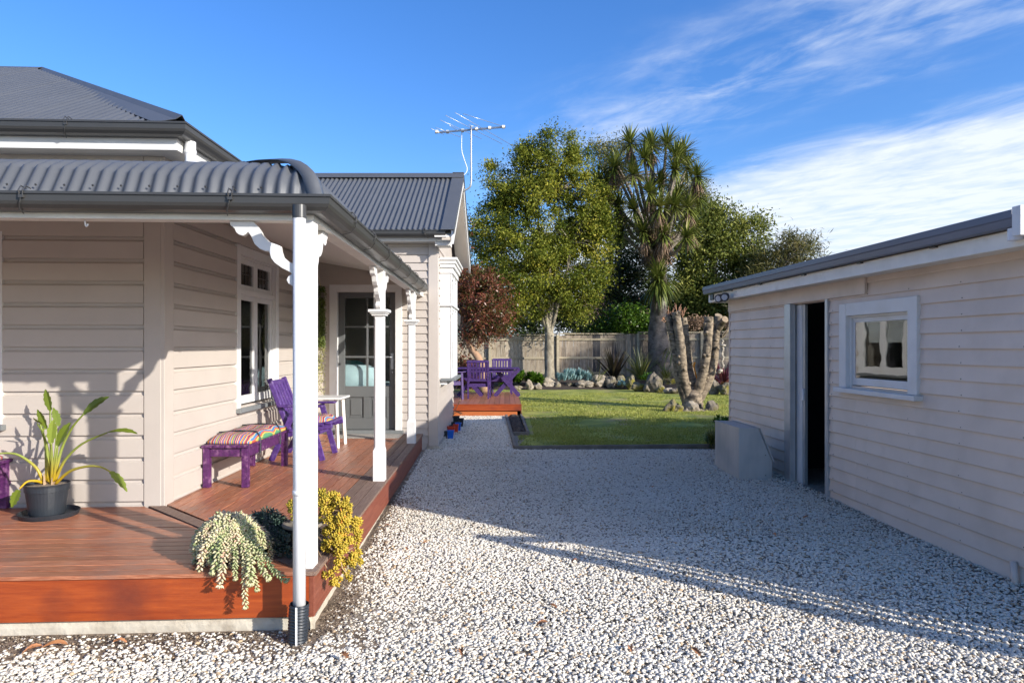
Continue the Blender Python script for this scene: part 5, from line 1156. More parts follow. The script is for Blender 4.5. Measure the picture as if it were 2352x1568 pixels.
    t = thing('garden_tool', 'orange handled tool propped between the limbs of the pruned stump', 'tool', pt(1335, 1070, .15))
    MB().tube(arc([pt(1335, 1070, .15), pt(1305, 950, .1), pt(1283, 870, .05)], 3), .018, 7).build('shaft', 'orange_tool', t, smooth=True)
    MB().beam(pt(1283, 880, .05), pt(1298, 828, .05), .07, .03).build('grip', 'orange_tool', t)
    ring = [(1005, 1405, 58, 55, 'big yellow lichened stone at the left of the stump ring', 'rock_mossy', -.55), (1090, 1432, 52, 38, 'second stone from the left in the stump ring', 'rock_mossy', -.6), (1178, 1452, 45, 32, 'low flat mossy stone, third from left in the stump ring', 'rock', -.62), (1272, 1412, 62, 52, 'pale pitted stone at the front middle of the stump ring', 'rock_pale', -.6), (1352, 1455, 46, 28, 'small mossy stone right of the pale pitted stone', 'rock_mossy', -.6), (1425, 1452, 32, 30, 'smallest mossy stone near the right of the stump ring', 'rock_mossy', -.5), (1500, 1420, 55, 58, 'tall grey-brown stone at the right of the stump ring', 'rock', -.35), (1560, 1402, 24, 40, 'narrow yellow stone at the far right of the stump ring', 'rock_mossy', -.1), (1075, 1370, 32, 22, 'dark stone behind the left stones of the stump ring', 'rock', .2)]
    for i, (x, y, w, hh, lab, mt, dy) in enumerate(ring):
        rock(lab, pt(x, y, dy), (w*k*1.25, w*k, hh*k*1.6), mt, 40+i, 'stones ringing the pruned stump')
stump()
def bed_rocks():
    R_ = [(180, 272, 32, 46, 'narrow pale upright rock beside the green rosettes', 'rock_pale'), (262, 287, 44, 28, 'low cream rock second from the left', 'rock_pale'), (370, 255, 68, 48, 'large rounded pale rock at the foot of the forked trunk', 'rock_pale'), (470, 272, 27, 34, 'small yellow-brown rock just right of the forked trunk', 'rock'), (590, 275, 42, 26, 'brown rock half hidden under the blue succulent', 'rock'), (740, 265, 75, 40, 'wide pale rock in front of the blue succulent', 'rock_pale'), (887, 240, 70, 62, 'large flat-faced cream rock right of the blue succulent', 'rock_pale'), (1005, 245, 46, 60, 'tall grey-cream rock below the dark flax', 'rock'), (1108, 248, 44, 55, 'yellow mossed rock left of the yellow-green flax', 'rock_mossy'), (1215, 250, 50, 66, 'dark mossy boulder under the yellow-green flax', 'rock_mossy'), (1292, 292, 62, 42, 'low rough dark boulder at the lawn edge below the flax', 'rock_mossy'), (1450, 248, 66, 92, 'tall pitted boulder before the thick trunk', 'rock'), (1610, 245, 62, 44, 'moss topped slab behind the left limb of the stump', 'rock_mossy'), (1600, 328, 42, 26, 'small pale grey rock at the lawn edge left of the stump', 'rock_pale'), (1672, 332, 44, 26, 'low dark rock just left of the stump limbs', 'rock'), (2060, 300, 54, 66, 'tall grey boulder right of the stump limbs', 'rock'), (2180, 315, 62, 58, 'dark mossy boulder next to the shed corner', 'rock_mossy'), (1390, 300, 40, 40, 'dark rock wedged left of the tall pitted boulder', 'rock'), (1520, 310, 40, 34, 'dark mossy rock right of the tall pitted boulder', 'rock_mossy'), (60, 298, 40, 22, 'low stone at the left end beside the garden deck', 'rock')]
    for i, (x, y, w, h, lab, mt) in enumerate(R_):
        py = 823+.225*(y+h); D = 1.46*F_/(py-HY_); D = min(max(D, 20.5), 24.0); k = .225/F_*D
        rock(lab, U(1176+.225*x, 823+.225*y, D), (w*k, w*k*.8, h*k), mt, i)
bed_rocks()

# ------------------------------------------------------------------ potted bird of paradise
def blade(mb, base, tip, width, roll=0, fold=.25, curl=0, tint=.5, bend=(0, 0, 0), nu=14):
    base = Vector(base); tip = Vector(tip); d = (tip-base); L = d.length; d.normalize()
    n = Vector((0, -1, .25)); s = d.cross(n).normalized(); n = s.cross(d).normalized(); s = s*math.cos(roll)+n*math.sin(roll); n = s.cross(d).normalized()
    for h in (-1, 1):
        vs = []
        for i in range(nu):
            t = i/(nu-1); w = width/2*(max(0, math.sin(math.pi*min(1, t*.92+.05)))**.75)*(1.12-.35*t); w = 0 if i == nu-1 else w
            c = base+d*L*t+Vector(bend)*math.sin(math.pi*t)*L
            vs += [c, c+s*h*w*.55+n*w*fold*.6+n*curl*t*t*w, c+s*h*w+n*w*fold+n*curl*t*t*w*2+s*h*.004*math.sin(i*2.1)]
        mb.add(vs, [(3*i+j, 3*i+j+1, 3*i+j+4, 3*i+j+3) for i in range(nu-1) for j in range(2)], tint)
def strelitzia():
    D0 = 5.08
    def pt(x, y, dy=0): return U(.25*x, 823+.25*y, D0+dy)
    c = U(113, 1182, D0); c.z = .34
    T = thing('potted_plant', 'bird of paradise plant with yellow stalks in a dark plastic pot and saucer', 'potted plant', c)
    x, y = c.x, c.y
    MB().lathe([(0, .0), (.185, .0), (.2, .035), (.196, .037), (.182, .008), (0, .008)], (x, y, .341), 40).build('saucer', 'black_plastic', T, smooth=False)
    MB().lathe([(0, .012), (.112, .012), (.116, .02), (.138, .185), (.144, .187), (.146, .222), (.150, .238), (.144, .240), (.138, .215), (0, .215)], (x-.015, y, .345), 40).build('pot', 'black_plastic', T)
    m = MB(); m.grid(14, 3, lambda i, j: (x-.015+[0, .07, .137][j]*math.cos(i/13*6.2832), y+[0, .07, .137][j]*math.sin(i/13*6.2832), .566+[.012, .008, 0][j])); m.build('soil', 'potting_mix', T)
    S = [  # petiole points, blade base/tip, width(px), dy, roll, tint
        ([(468, 1150), (470, 900), (465, 640), (460, 470)], (465, 478), (418, 283), 95, .06, .15, .35), ([(500, 1130), (560, 850), (660, 640), (772, 508)], (768, 512), (1002, 352), 115, -.02, .3, .12),
        ([(505, 1120), (600, 930), (760, 780), (985, 680)], (985, 680), (1262, 692), 105, -.10, 1.0, .55), ([(510, 1150), (640, 1035), (800, 990), (920, 995), (1015, 1040)], (1015, 1038), (1168, 1222), 85, -.14, .7, .75),
        ([(490, 1130), (510, 980), (530, 800)], (528, 805), (650, 588), 125, -.10, .2, .45), ([(475, 1130), (478, 950), (470, 770)], (468, 782), (492, 560), 95, -.14, -.3, .68), ([(450, 1130), (440, 860), (395, 680), (415, 640)], (432, 645), (343, 468), 100, .02, .35, .5),
        ([(445, 1120), (430, 820), (390, 690)], (405, 690), (340, 588), 78, -.08, .9, .6), ([(480, 1120), (515, 820), (518, 620)], (540, 620), (488, 452), 82, .08, -.7, .35), ([(400, 1140), (330, 1000), (180, 890), (60, 868), (-40, 880)], (-40, 880), (-260, 1010), 90, -.05, .5, .5),
        ([(400, 1145), (340, 1125), (250, 1130), (180, 1195)], (176, 1205), (108, 1368), 95, -.16, .2, .4), ([(430, 1120), (420, 800), (385, 660), (370, 600)], (390, 600), (305, 545), 60, .0, .8, .5)]
    for pe, b0, b1, w, dy, roll, tn in S:
        m = MB(); q = arc([pt(px, py, dy*i/(len(pe)-1)) for i, (px, py) in enumerate(pe)], 5); n = len(q)
        rs = [.0125-.0075*i/n for i in range(n)]; b = len(m.v); m.tube(q, rs, 7)
        for i in range(b, len(m.v)):
            z = m.v[i][2]; m.t[i] = min(1, max(.5, 1.05-(z-.56)/.55*.6))
        a = pt(*b0, dy); e = pt(*b1, dy+(-.06 if roll > .5 else .0))
        blade(m, a, e, w*.205/F_*D0, roll, .28, .12 if roll > .6 else .02, tn*.8, (0, 0, .05))
        m.build('leaf', 'strelitzia', T, tint=True, smooth=True, recalc=False)
    m = MB(); rn = random.Random(2)
    for i in range(18):
        a = rn.uniform(0, 6.28); m.beam(pt(455, 1185)+Vector((.035*math.cos(a), .035*math.sin(a), 0)), pt(455+rn.uniform(-25, 25), 1185-rn.uniform(50, 190))+Vector((.03*math.cos(a), .03*math.sin(a), 0)), .02, .006, taper=.4)
    m.build('dry_sheaths', 'dry_stem', T)
strelitzia()

# ------------------------------------------------------------------ trailing succulents by the corner post
OCT = [(1, 0, 0), (0, 1, 0), (-1, 0, 0), (0, -1, 0), (0, 0, 1), (0, 0, -1)]
OCF = [(0, 1, 4), (1, 2, 4), (2, 3, 4), (3, 0, 4), (1, 0, 5), (2, 1, 5), (3, 2, 5), (0, 3, 5)]
def fat_leaf(V, K, T, c, d, n, l, w, t):
    s = d.cross(n).normalized(); n = s.cross(d); b = len(V)
    for x, y, z in OCT:
        zz = z*.5 if z > 0 else z*.5
        V.append(c+d*(l*(.5+zz))+s*(x*w*.5)+n*(y*w*.35)); T.append(t)
    # shift the widest ring toward the tip
    for i in range(4): V[b+i] += d*l*.08
    K += [tuple(b+i for i in f) for f in OCF]
def tail(V, K, T, path, l, w, gap, rn, tint, per=3):
    sc_ = rn.uniform(.75, 1.25); l *= sc_; w *= sc_; gap *= sc_; tint = (tint[0]+rn.gauss(0, .13), tint[1]*.8)
    q = arc(path, 6); L = 0; nxt = 0; ph = rn.uniform(0, 6)
    for a, b in zip(q, q[1:]):
        d = (b-a); m = d.length
        if m < 1e-6: continue
        d.normalize(); x = d.orthogonal().normalized(); y = d.cross(x)
        while nxt < L+m:
            c = a+d*(nxt-L)
            for k in range(per):
                ph += 2.4; r = x*math.cos(ph)+y*math.sin(ph); dd = (r*.8+d*.75).normalized(); fat_leaf(V, K, T, c, dd, d, l*rn.uniform(.75, 1.1), w, min(1, max(0, rn.gauss(*tint))))
            nxt += gap
        L += m
    d = (q[-1]-q[-2]).normalized(); x = d.orthogonal().normalized(); y = d.cross(x)
    for k in range(14):
        ph += 2.4; r = x*math.cos(ph)+y*math.sin(ph); fat_leaf(V, K, T, q[-1], (r*(.25+.9*k/14)+d).normalized(), r, l*.8, w*.9, min(1, max(0, rn.gauss(tint[0]+.08, tint[1]))))
def succulents():
    rn = random.Random(12)
    # pale trailing one in a black bowl
    D = 4.04; c = U(530, 1290, D); c.z = .342
    T = thing('trailing_succulent', 'pale green-pink trailing succulent spilling from a black bowl over the deck edge', 'potted plant', c)
    MB().lathe([(0, 0), (.09, 0), (.135, .075), (.142, .078), (.138, .083), (.125, .07), (0, .06)], c, 32).build('bowl', 'black_plastic', T)
    MB().beam(c+Vector((-.06, -.10, .06)), c+Vector((-.095, -.125, .15)), .022, .002, side=(1, 0, 0)).build('plant_tag', 'orange_tool', T)
    V = []; K = []; Tn = []
    for i in range(64):
        a = i*2.39996; e = math.sqrt((i+.5)/64); out = Vector((math.cos(a), math.sin(a), 0))
        base = c+out*.05*e+Vector((0, 0, .07)); R = .045+.165*e*rn.uniform(.7, 1.2); h = .215*(1-e*e*.72)*rn.uniform(.8, 1.12)
        tip = c+out*R+Vector((0, 0, h+.03)); top = base.lerp(tip, .55)+Vector((0, 0, .09))
        end = tip+out*.02-Vector((0, 0, .035+.08*e*rn.random())); tail(V, K, Tn, [base.lerp(top, .45), top, tip, end], .033, .0155, .0115, rn, (.64, .2))
    for px, py, x0, dy in ((505, 1340, 515, -.30), (563, 1390, 560, -.32), (574, 1335, 575, -.32), (655, 1330, 600, -.30), (540, 1325, 540, -.3), (615, 1325, 590, -.3), (590, 1350, 570, -.31), (490, 1310, 500, -.26)):
        p0 = c+Vector(((x0-530)/F_*D*.6, -.06, .17)); p1 = U(x0, 1265, D-.20); p2 = U((x0+px)/2, (1285+py)/2, D+dy+.02); p3 = U(px, py, D+dy); tail(V, K, Tn, [p0, p1, p2, p3], .035, .016, .0135, rn, (.52, .2))
    def chunky(p, ax, r, t):
        ax = ax.normalized(); x = ax.orthogonal().normalized(); y = ax.cross(x)
        for k in range(20):
            a = k*2.39996; f = (k+1)/20; d = (ax*(1.25-f*1.15)+(x*math.cos(a)+y*math.sin(a))*(.25+.85*f)).normalized(); fat_leaf(V, K, Tn, p-ax*f*r*.5+d*r*.12, d, ax, r*rn.uniform(.75, 1.1), r*.42, min(1, max(0, rn.gauss(t, .16))))
    for i in range(105):
        u = Vector((rn.gauss(0, 1), rn.gauss(0, 1)-.5, rn.gauss(0, .8)+.55)).normalized()
        chunky(c+Vector((u.x*.185-.01, u.y*.15, .05+u.z*.20)), u+Vector((.1, -.3, .25)), rn.uniform(.028, .044), rn.uniform(.5, .85))
    np_mesh('foliage', [tuple(v) for v in V], K, 'sedum_pale', T, Tn)
    # darker one behind it
    D = 4.28; c = U(612, 1270, D); c.z = .342; T = thing('trailing_succulent', 'dark blue-green succulent behind the pale one, left of the corner post', 'potted plant', c)
    MB().lathe([(0, 0), (.08, 0), (.11, .10), (.105, .10), (0, .085)], c, 28).build('pot', 'black_plastic', T)
    V = []; K = []; Tn = []
    for i in range(70):
        a = i*2.39996; e = math.sqrt((i+.5)/70); out = Vector((math.cos(a), math.sin(a), 0)); R = .04+.14*e*rn.uniform(.75, 1.2); h = .205*(1-e*e*.6)*rn.uniform(.85, 1.1)
        tip = c+out*R+Vector((0, 0, h)); tail(V, K, Tn, [c+Vector((0, 0, .08)), c+out*R*.6+Vector((0, 0, h+.02)), tip, tip+out*.02-Vector((0, 0, .03+.06*e))], .029, .0105, .012, rn, (.45, .26))
    for i in range(26):
        p = U(rn.uniform(605, 668), rn.uniform(1225, 1300), D-rn.uniform(.05, .28)); tail(V, K, Tn, [c+Vector((.02, 0, .16)), c.lerp(p, .6)+Vector((0, 0, .06)), p], .031, .0125, .013, rn, (.5, .2))
    np_mesh('foliage', [tuple(v) for v in V], K, 'sedum_dark', T, Tn)
    # golden one in a dark glazed pot behind the post
    D = 4.2; c = U(696, 1260, D); c.z = .342; T = thing('golden_succulent', 'golden yellow succulent in a dark glazed pot behind the corner post', 'potted plant', c)
    MB().lathe([(0, 0), (.075, 0), (.10, .06), (.108, .11), (.10, .15)], c, 32).build('pot', 'black_glaze', T, smooth=True)
    MB().lathe([(.10, .150), (.122, .158), (.126, .170), (.12, .178), (.10, .17), (0, .16)], c, 32).build('pot_rim', 'pot_rim', T, smooth=True)
    V = []; K = []; Tn = []; st = MB()
    def rosette(p, ax, r, t):
        ax = ax.normalized(); x = ax.orthogonal().normalized(); y = ax.cross(x)
        for k in range(15):
            a = k*2.39996; e = (k+1)/15; d = (ax*(1.25-e*1.1)+(x*math.cos(a)+y*math.sin(a))*(.35+.75*e)).normalized(); fat_leaf(V, K, Tn, p-ax*e*r*.55+d*r*.15, d, ax, r*rn.uniform(.8, 1.1), r*.55, min(1, max(0, rn.gauss(t, .17))))
    bl = [((-1.13, 4.28, .58), (.11, .10, .085), 30), ((-1.08, 4.28, .51), (.115, .11, .09), 38), ((-1.055, 4.24, .43), (.105, .09, .09), 34), ((-1.04, 4.2, .34), (.09, .07, .08), 22), ((-1.07, 4.12, .36), (.07, .05, .09), 16), ((-.985, 4.17, .27), (.06, .05, .06), 9), ((-1.06, 4.02, .24), (.045, .03, .05), 7), ((-1.33, 4.22, .60), (.055, .06, .05), 9), ((-1.22, 4.30, .62), (.11, .09, .07), 20)]
    for (b, s, n) in bl:
        for i in range(n):
            u = Vector((rn.gauss(0, 1), rn.gauss(0, 1)-.3, rn.gauss(0, 1)+.35)).normalized(); p = Vector((b[0]+u.x*s[0], b[1]+u.y*s[1], b[2]+u.z*s[2])); rosette(p, u+Vector((.1, -.2, .35)), rn.uniform(.024, .036), .58 if b[0] > -1.2 else .3)
            if i % 3 == 0: st.tube([c+Vector((0, 0, .17)), Vector(b)*.7+c*.3+Vector((0, 0, .05)), Vector(b), p], .004, 5)
    p = U(803, 1326, 4.12); rosette(p, Vector((.2, -.3, -.8)), .028, .5); rosette(p+Vector((-.01, 0, .02)), Vector((-.4, -.3, -.3)), .028, .5); st.tube([Vector((-1.04, 4.12, .34)), Vector((-1.02, 4.1, .27)), p], .004, 5)
    np_mesh('foliage', [tuple(v) for v in V], K, 'sedum_gold', T, Tn); st.build('stems', 'dry_stem', T, smooth=True)
    # hanging basket plant
    D = 9.0; t = U(735, 655, D); T = thing('hanging_plant', 'trailing plant hanging on a rope from the verandah ceiling beside the door', 'hanging plant', t)
    MB().tube([U(727, 600, D), U(731, 630, D), U(737, 660, D)], .007, 6).build('rope', 'rope', T)
    MB().lathe([(0, -.1), (.05, -.08), (.06, 0), (0, 0)], U(736, 672, D), 12).build('basket', 'old_timber', T)
    n = 46; P = []; Dn = []; tt = []
    for i in range(n):
        a = rn.uniform(0, 6.28); r = .075*math.sqrt(rn.random()); x, y = t.x+.005+r*math.cos(a)*.9, t.y+r*math.sin(a)
        zb = t.z-(.8 if i < 26 else 1.0+.45*rn.random()); z = t.z-.02*rn.random()
        while z > zb:
            z -= .011 if z > t.z-.85 else .024; P.append((x+rn.gauss(0, .007), y+rn.gauss(0, .007), z)); tt.append(min(1, max(0, rn.gauss(.3 if z > t.z-.8 else .8, .15))))  # dark green clump; tint also carries shade above and sun below
    P = np.array(P); n = len(P); Dn = unit(n)+np.array([0, 0, -.7]); Dn /= np.linalg.norm(Dn, axis=1, keepdims=True); Nn = np.cross(Dn, unit(n)); Nn /= np.linalg.norm(Nn, axis=1, keepdims=True)
    v, k, q = leaf_quads(P, Dn, Nn, np.full(n, .03), np.full(n, .014), np.array(tt)); np_mesh('strands', v, k, 'hoya', T, q)
succulents()

# ------------------------------------------------------------------ antenna
def antenna():
    z = 5.21; A = UZ(1082, 297, z); T = thing('tv_antenna', 'rooftop television antenna on a bent mast above the rear gable', 'antenna', (A.x, A.y, 4.1))
    el = U(1082, 415, A.y)
    m = MB(); m.tube(arc([Vector((A.x, A.y, z+.05)), Vector((A.x, A.y, 4.7)), Vector((el.x, A.y, 4.33)), Vector((el.x-.03, A.y, 4.24)), Vector((-.82, A.y, 4.18)), Vector((-.90, A.y, 4.18))], 5), .0145, 10); m.build('mast', 'alu', T, smooth=True)
    b0, b1 = UZ(999.5, 305, z), UZ(1161, 291.5, z); MB().beam(b0, b1, .025, .025).build('boom', 'alu', T)
    off = (940.8, 235.2)
    def e(x0, y0, x1, y1, r=.0042):
        a, b = UZ(off[0]+.25*x0, off[1]+.25*y0, z+.012), UZ(off[0]+.25*x1, off[1]+.25*y1, z+.012); MB().tube([a, b], r, 6).build('element', 'alu', T, smooth=True)
        return a.lerp(b, .5)
    for q in ((195, 240, 315, 297), (240, 232, 462, 318), (280, 162, 660, 335), (330, 120, 850, 382), (418, 95, 970, 412)): e(*q)
    e(492, 105, 862, 222); e(365, 213, 436, 256); e(540, 205, 686, 268)
    for x, y in ((250, 270), (348, 272), (487, 260), (613, 244), (735, 236), (862, 226)):
        c = UZ(off[0]+.25*x, off[1]+.25*y, z+.005); MB().box(c.x-.025, c.x+.025, c.y-.03, c.y+.03, c.z-.022, c.z+.022).build('element_clamp', 'old_white', T, bevel=.006)
    q = arc([UZ(off[0]+.25*480, off[1]+.25*270, z), U(off[0]+.25*478, off[1]+.25*430, A.y), U(off[0]+.25*500, off[1]+.25*520, A.y), U(off[0]+.25*527, off[1]+.25*600, A.y), U(off[0]+.25*520, off[1]+.25*645, A.y), U(off[0]+.25*490, off[1]+.25*672, A.y)], 5); MB().tube(q, .007, 6).build('cable', 'pvc', T, smooth=True)
antenna()

# ------------------------------------------------------------------ small pots beside the house
def small_pots():
    def pot(px, py, D, w, h, mat, lab, dy=0):
        c = U(px, py, D); c.z = zg(D)+.005; w2 = w/2; mb = MB(); p = thing('seedling_pot', lab, 'pot', c, 'small plastic pots by the wall')
        q = lambda s, z: [(c.x-s, c.y-s, c.z+z), (c.x+s, c.y-s, c.z+z), (c.x+s, c.y+s, c.z+z), (c.x-s, c.y+s, c.z+z)]
        vs = q(w2*.72, 0)+q(w2*.97, h*.86)+q(w2*1.04, h*.86)+q(w2*1.04, h)+q(w2*.95, h)+q(w2*.9, h*.85)
        fs = [(3, 2, 1, 0)]+[(4*i+j, 4*i+(j+1) % 4, 4*i+4+(j+1) % 4, 4*i+4+j) for i in range(5) for j in range(4)]
        mb.add(vs, fs); mb.build('pot_wall', mat, p, recalc=False); MB().box(c.x-w2*.9, c.x+w2*.9, c.y-w2*.9, c.y+w2*.9, c.z+h*.80, c.z+h*.84).build('soil', 'dark_soil', p)
    pot(1035, 1000, 10.95, .105, .13, 'blue_pot', 'blue square pot nearest the camera'); pot(1022, 1000, 10.93, .09, .12, 'black_plastic', 'black square pot left of the nearest blue pot')
    pot(1024, 990, 11.5, .105, .13, 'red_pot', 'red pot against the wall behind the black pot'); pot(1037, 989, 11.45, .11, .13, 'red_pot', 'red pot in the middle behind the nearest blue pot'); pot(1047, 986, 11.7, .09, .14, 'red_pot', 'right hand red pot beside the far blue pot'); pot(1052.5, 984, 11.9, .10, .145, 'blue_pot', 'far blue pot at the right of the red pots')
    pot(1058, 978, 12.5, .11, .16, 'black_plastic', 'black pot farthest right in the pot group'); pot(1048, 974, 12.9, .12, .16, 'black_plastic', 'black pot at the back of the pot group')
    for i, (px, D, z) in enumerate(((1030, 12.1, .20), (1036, 12.6, .24))):
        c = U(px, 970, D); c.z = zg(D)+.01; m = MB().box(c.x-.17, c.x+.17, c.y-.22, c.y+.22, c.z, c.z+.04)
        for s in (-1, 1): m.box(c.x+s*.16-.01, c.x+s*.16+.01, c.y-.22, c.y+.22, c.z+.04, c.z+.10); m.box(c.x-.15, c.x+.15, c.y+s*.21-.01, c.y+s*.21+.01, c.z+.04, c.z+.10)
        tag(m.build('seed_tray', 'black_plastic', loc=c), ('nearer black seed tray behind the red pots', 'farther black seed tray by the wall')[i], 'tray', 'black seed trays by the wall')
    T = thing('dead_vine', 'dry brown vine stalks standing against the cream wall by the bay window', 'plant', U(1032, 960, 12.6)); rn = random.Random(5); f = lambda x, y, D=12.7: U(999.6+.15*x, 793.8+.15*y, D)
    for ps in ([(200, 1080), (215, 950), (190, 860), (160, 750), (200, 800), (260, 690)], [(270, 1100), (240, 1000), (180, 880), (165, 780)], [(220, 1080), (270, 960), (300, 930)], [(260, 1090), (300, 1000), (400, 1050)], [(250, 1090), (330, 1010), (420, 1040)], [(190, 1090), (170, 1000), (230, 930), (270, 890)], [(240, 1080), (320, 960), (385, 820)]):
        MB().tube(arc([f(*p) for p in ps], 4), .007, 5).build('stalk', 'dry_stem', T, smooth=True)
small_pots()

# ------------------------------------------------------------------ things just outside the frame that throw the shade
def off_frame():
    g = thing('picket_gate', 'timber picket side gate beside the near end of the shed', 'gate', (3.45, 2.9, 0))
    for k in range(8): MB().box(3.57+k*.15, 3.57+k*.15+.07, 2.92, 2.94, .05, 1.56).build('picket', 'old_white', g)
    MB().box(3.45, 4.5, 2.941, 2.97, 1.66, 1.76).build('top_rail', 'old_white', g); MB().box(3.45, 4.5, 2.941, 2.97, .25, .36).build('rail', 'old_white', g); MB().box(3.41, 3.50, 2.90, 2.99, 0, 1.78).build('post', 'old_white', g)
    h = thing('shade_hedge', 'unseen foliage row added behind the shed to shade the lawn', 'shade_hedge', (8, 10.6, .1))  # added out of view for the shadow it throws on the lawn
    crown('foliage', h, [(5.9+i*.8, 10.55, 1.25, .75, .5, 1.2) for i in range(7)], 330, 60, .16, .11, .06, 'leaf_mid', shell=.3)
    for i, (x, y, zc, r, n) in enumerate(((19.0, 15.6, 7.0, 2.0, 110), (22.5, 15.4, 6.8, 2.0, 110), (17.5, 18, 4.0, 2.4, 170))):
        T = thing('shade_tree', ('tall tree right of the shed', 'second tall tree right of the shed', 'broad tree right of the garden')[i]+', out of the picture', 'tree', (x, y, .2))
        m = MB(); o, cl = crown('crown', T, [(x, y, zc, r, r, r*1.1), (x+.4, y+.3, zc+r*.8, r*.6, r*.6, r*.6)], n, 70, .22, .14, .06, 'leaf_mid', shell=.3); q = arc([(x, y, 0), (x+.1, y, zc*.5), (x, y, zc)], 4); m.tube(q, [.13-.008*i for i in range(9)], 8); branches(m, [q[5], q[-1]], cl, 40, .04, 2); m.build('trunk', 'tree_bark', T)
off_frame()

# ------------------------------------------------------------------ gravel, grass, fallen leaves
def gravel():
    def in_area(x, y):
        k = KF; vx, vy = x-CK[0], y-CK[1]
        nf = vx*KF.n.x+vy*KF.n.y; ns = vx*KS.n.x+vy*KS.n.y
        deck_ = (nf < .02) & (ns < .02) & (y < 9.9)
        shed_x = SH0[0]-.0638*(y-SH0[1])-.02
        ok = ~deck_ & ((y < 3.2) | (x < shed_x))
        house_ = (y >= 9.8) & (x < -1.06-.0105*(y-9.85))
        xl = np.interp(y, [9.8, 14.5], [.02, -.13]); lawn_ = ((y > 9.80) & (x > xl)) | (y > 14.5)
        ok &= ~house_ & ~lawn_ & ((y > 3.9) | (nf > .02) | (x > CK[0]))
        # bare earth margins
        p = np.ones_like(x)
        wob = .12*np.sin(x*3.1)+.08*np.sin(x*7.7+1)
        front = np.clip((nf-.06+wob*.5)/.34, 0, 1)**1.5; p = np.where((ns < .05), np.minimum(p, .12+.88*front), p)
        wob2 = .06*np.sin(y*4.3)+.05*np.sin(y*9.1)
        side = np.clip((ns-.02+wob2)/.30, 0, 1); side = np.where(y > 6.8, 1, side); p = np.where(nf < .05, np.minimum(p, .34+.66*side), p)
        sh = np.clip((shed_x-x)/.35, 0, 1); p = np.where(y > 3.2, np.minimum(p, .35+.65*sh), p)
        p = p*np.where((np.sin(x*1.7+y*.9)+np.sin(y*1.3-x*.6+2)) > 1.55, .8, 1)
        return ok & (rng.random(len(x)) < p)
    def lay(n, ylo, yhi, xlo, xhi, sub, smin, smax):
        y = np.sqrt(rng.random(n)*(yhi**2-ylo**2)+ylo**2) if yhi < 5.7 else ylo+rng.random(n)*(yhi-ylo)
        x = xlo+rng.random(n)*(xhi-xlo); keep = (np.abs(x) < .82*y+1.3); x, y = x[keep], y[keep]; k = in_area(x, y); x, y = x[k], y[k]; n = len(x)
        s = smin+(smax-smin)*rng.random(n)**1.6
        if sub == 1:
            v, f = ICO[1]; bv = np.array([tuple(q) for q in v]); 
            bm_v = bv; bf = np.array(f)
            if len(bv) > 12: pass
        else: bm_v = np.array(OCT, float); bf = np.array(OCF)
        if sub == 1:
            bm = bmesh.new(); bmesh.ops.create_icosphere(bm, subdivisions=1, radius=1); bm_v = np.array([tuple(q.co) for q in bm.verts]); bf = np.array([[q.index for q in p.verts] for p in bm.faces]); bm.free()
        m = len(bm_v)
        Vv = bm_v[None]*rng.uniform(.72, 1.18, (n, m, 1))
        Vv = Vv*np.stack([s*rng.uniform(.8, 1.25, n), s*rng.uniform(.55, .9, n), s*rng.uniform(.34, .58, n)], 1)[:, None, :]
        a = rng.uniform(0, 6.283, n); tl = rng.normal(0, .24, n); ca, sa, ct, st = np.cos(a), np.sin(a), np.cos(tl), np.sin(tl)
        X, Y, Z = Vv[..., 0], Vv[..., 1], Vv[..., 2]
        Y, Z = Y*ct[:, None]-Z*st[:, None], Y*st[:, None]+Z*ct[:, None]; X, Y = X*ca[:, None]-Y*sa[:, None], X*sa[:, None]+Y*ca[:, None]
        z0 = np.interp(y, [3.8, 10.3], [0, .12])+s*.25+rng.random(n)*.009+.008*np.sin(x*2.3)*np.sin(y*1.9)
        Vv = np.stack([X+x[:, None], Y+y[:, None], Z+z0[:, None]], -1).reshape(-1, 3)
        K = (bf[None]+(np.arange(n)*m)[:, None, None]).reshape(-1, 3)
        lowf = np.sin(x*1.9+1.3*np.sin(y*1.1))*np.sin(y*2.3+x*.7); t = np.clip(rng.normal(.72, .15, n)+.09*lowf, .3, 1); t = np.where(rng.random(n) < .07, rng.uniform(0, .15, n), t); t = np.where(rng.random(n) < .05, .2, t)
        nf = (x-CK[0])*KF.n.x+(y-CK[1])*KF.n.y; ns = (x-CK[0])*KS.n.x+(y-CK[1])*KS.n.y
        return Vv, K, np.repeat(t, m)
    Vs = []; Ks = []; Ts = []; o = 0
    for a in ((34000, 1.7, 2.6, -3.6, 3.6, 0, .008, .018), (22000, 2.6, 3.7, -7.0, -3.5, 0, .008, .018), (16000, 2.6, 4.2, 3.4, 5.2, 0, .008, .018), (56000, 2.6, 3.9, -3.7, 3.5, 1, .0075, .017), (90000, 3.9, 5.6, -4.4, 4.2, 1, .0075, .017), (130000, 5.6, 9.9, -1.3, 3.5, 0, .008, .018), (30000, 9.7, 14.5, -1.2, .1, 0, .010, .021)):
        v, k, t = lay(*a); Vs.append(v); Ks.append(k+o); Ts.append(t); o += len(v)
    g = np_mesh('gravel', np.vstack(Vs), np.vstack(Ks), 'pebble', None, np.concatenate(Ts)); tag(g, kind='stuff')
gravel()
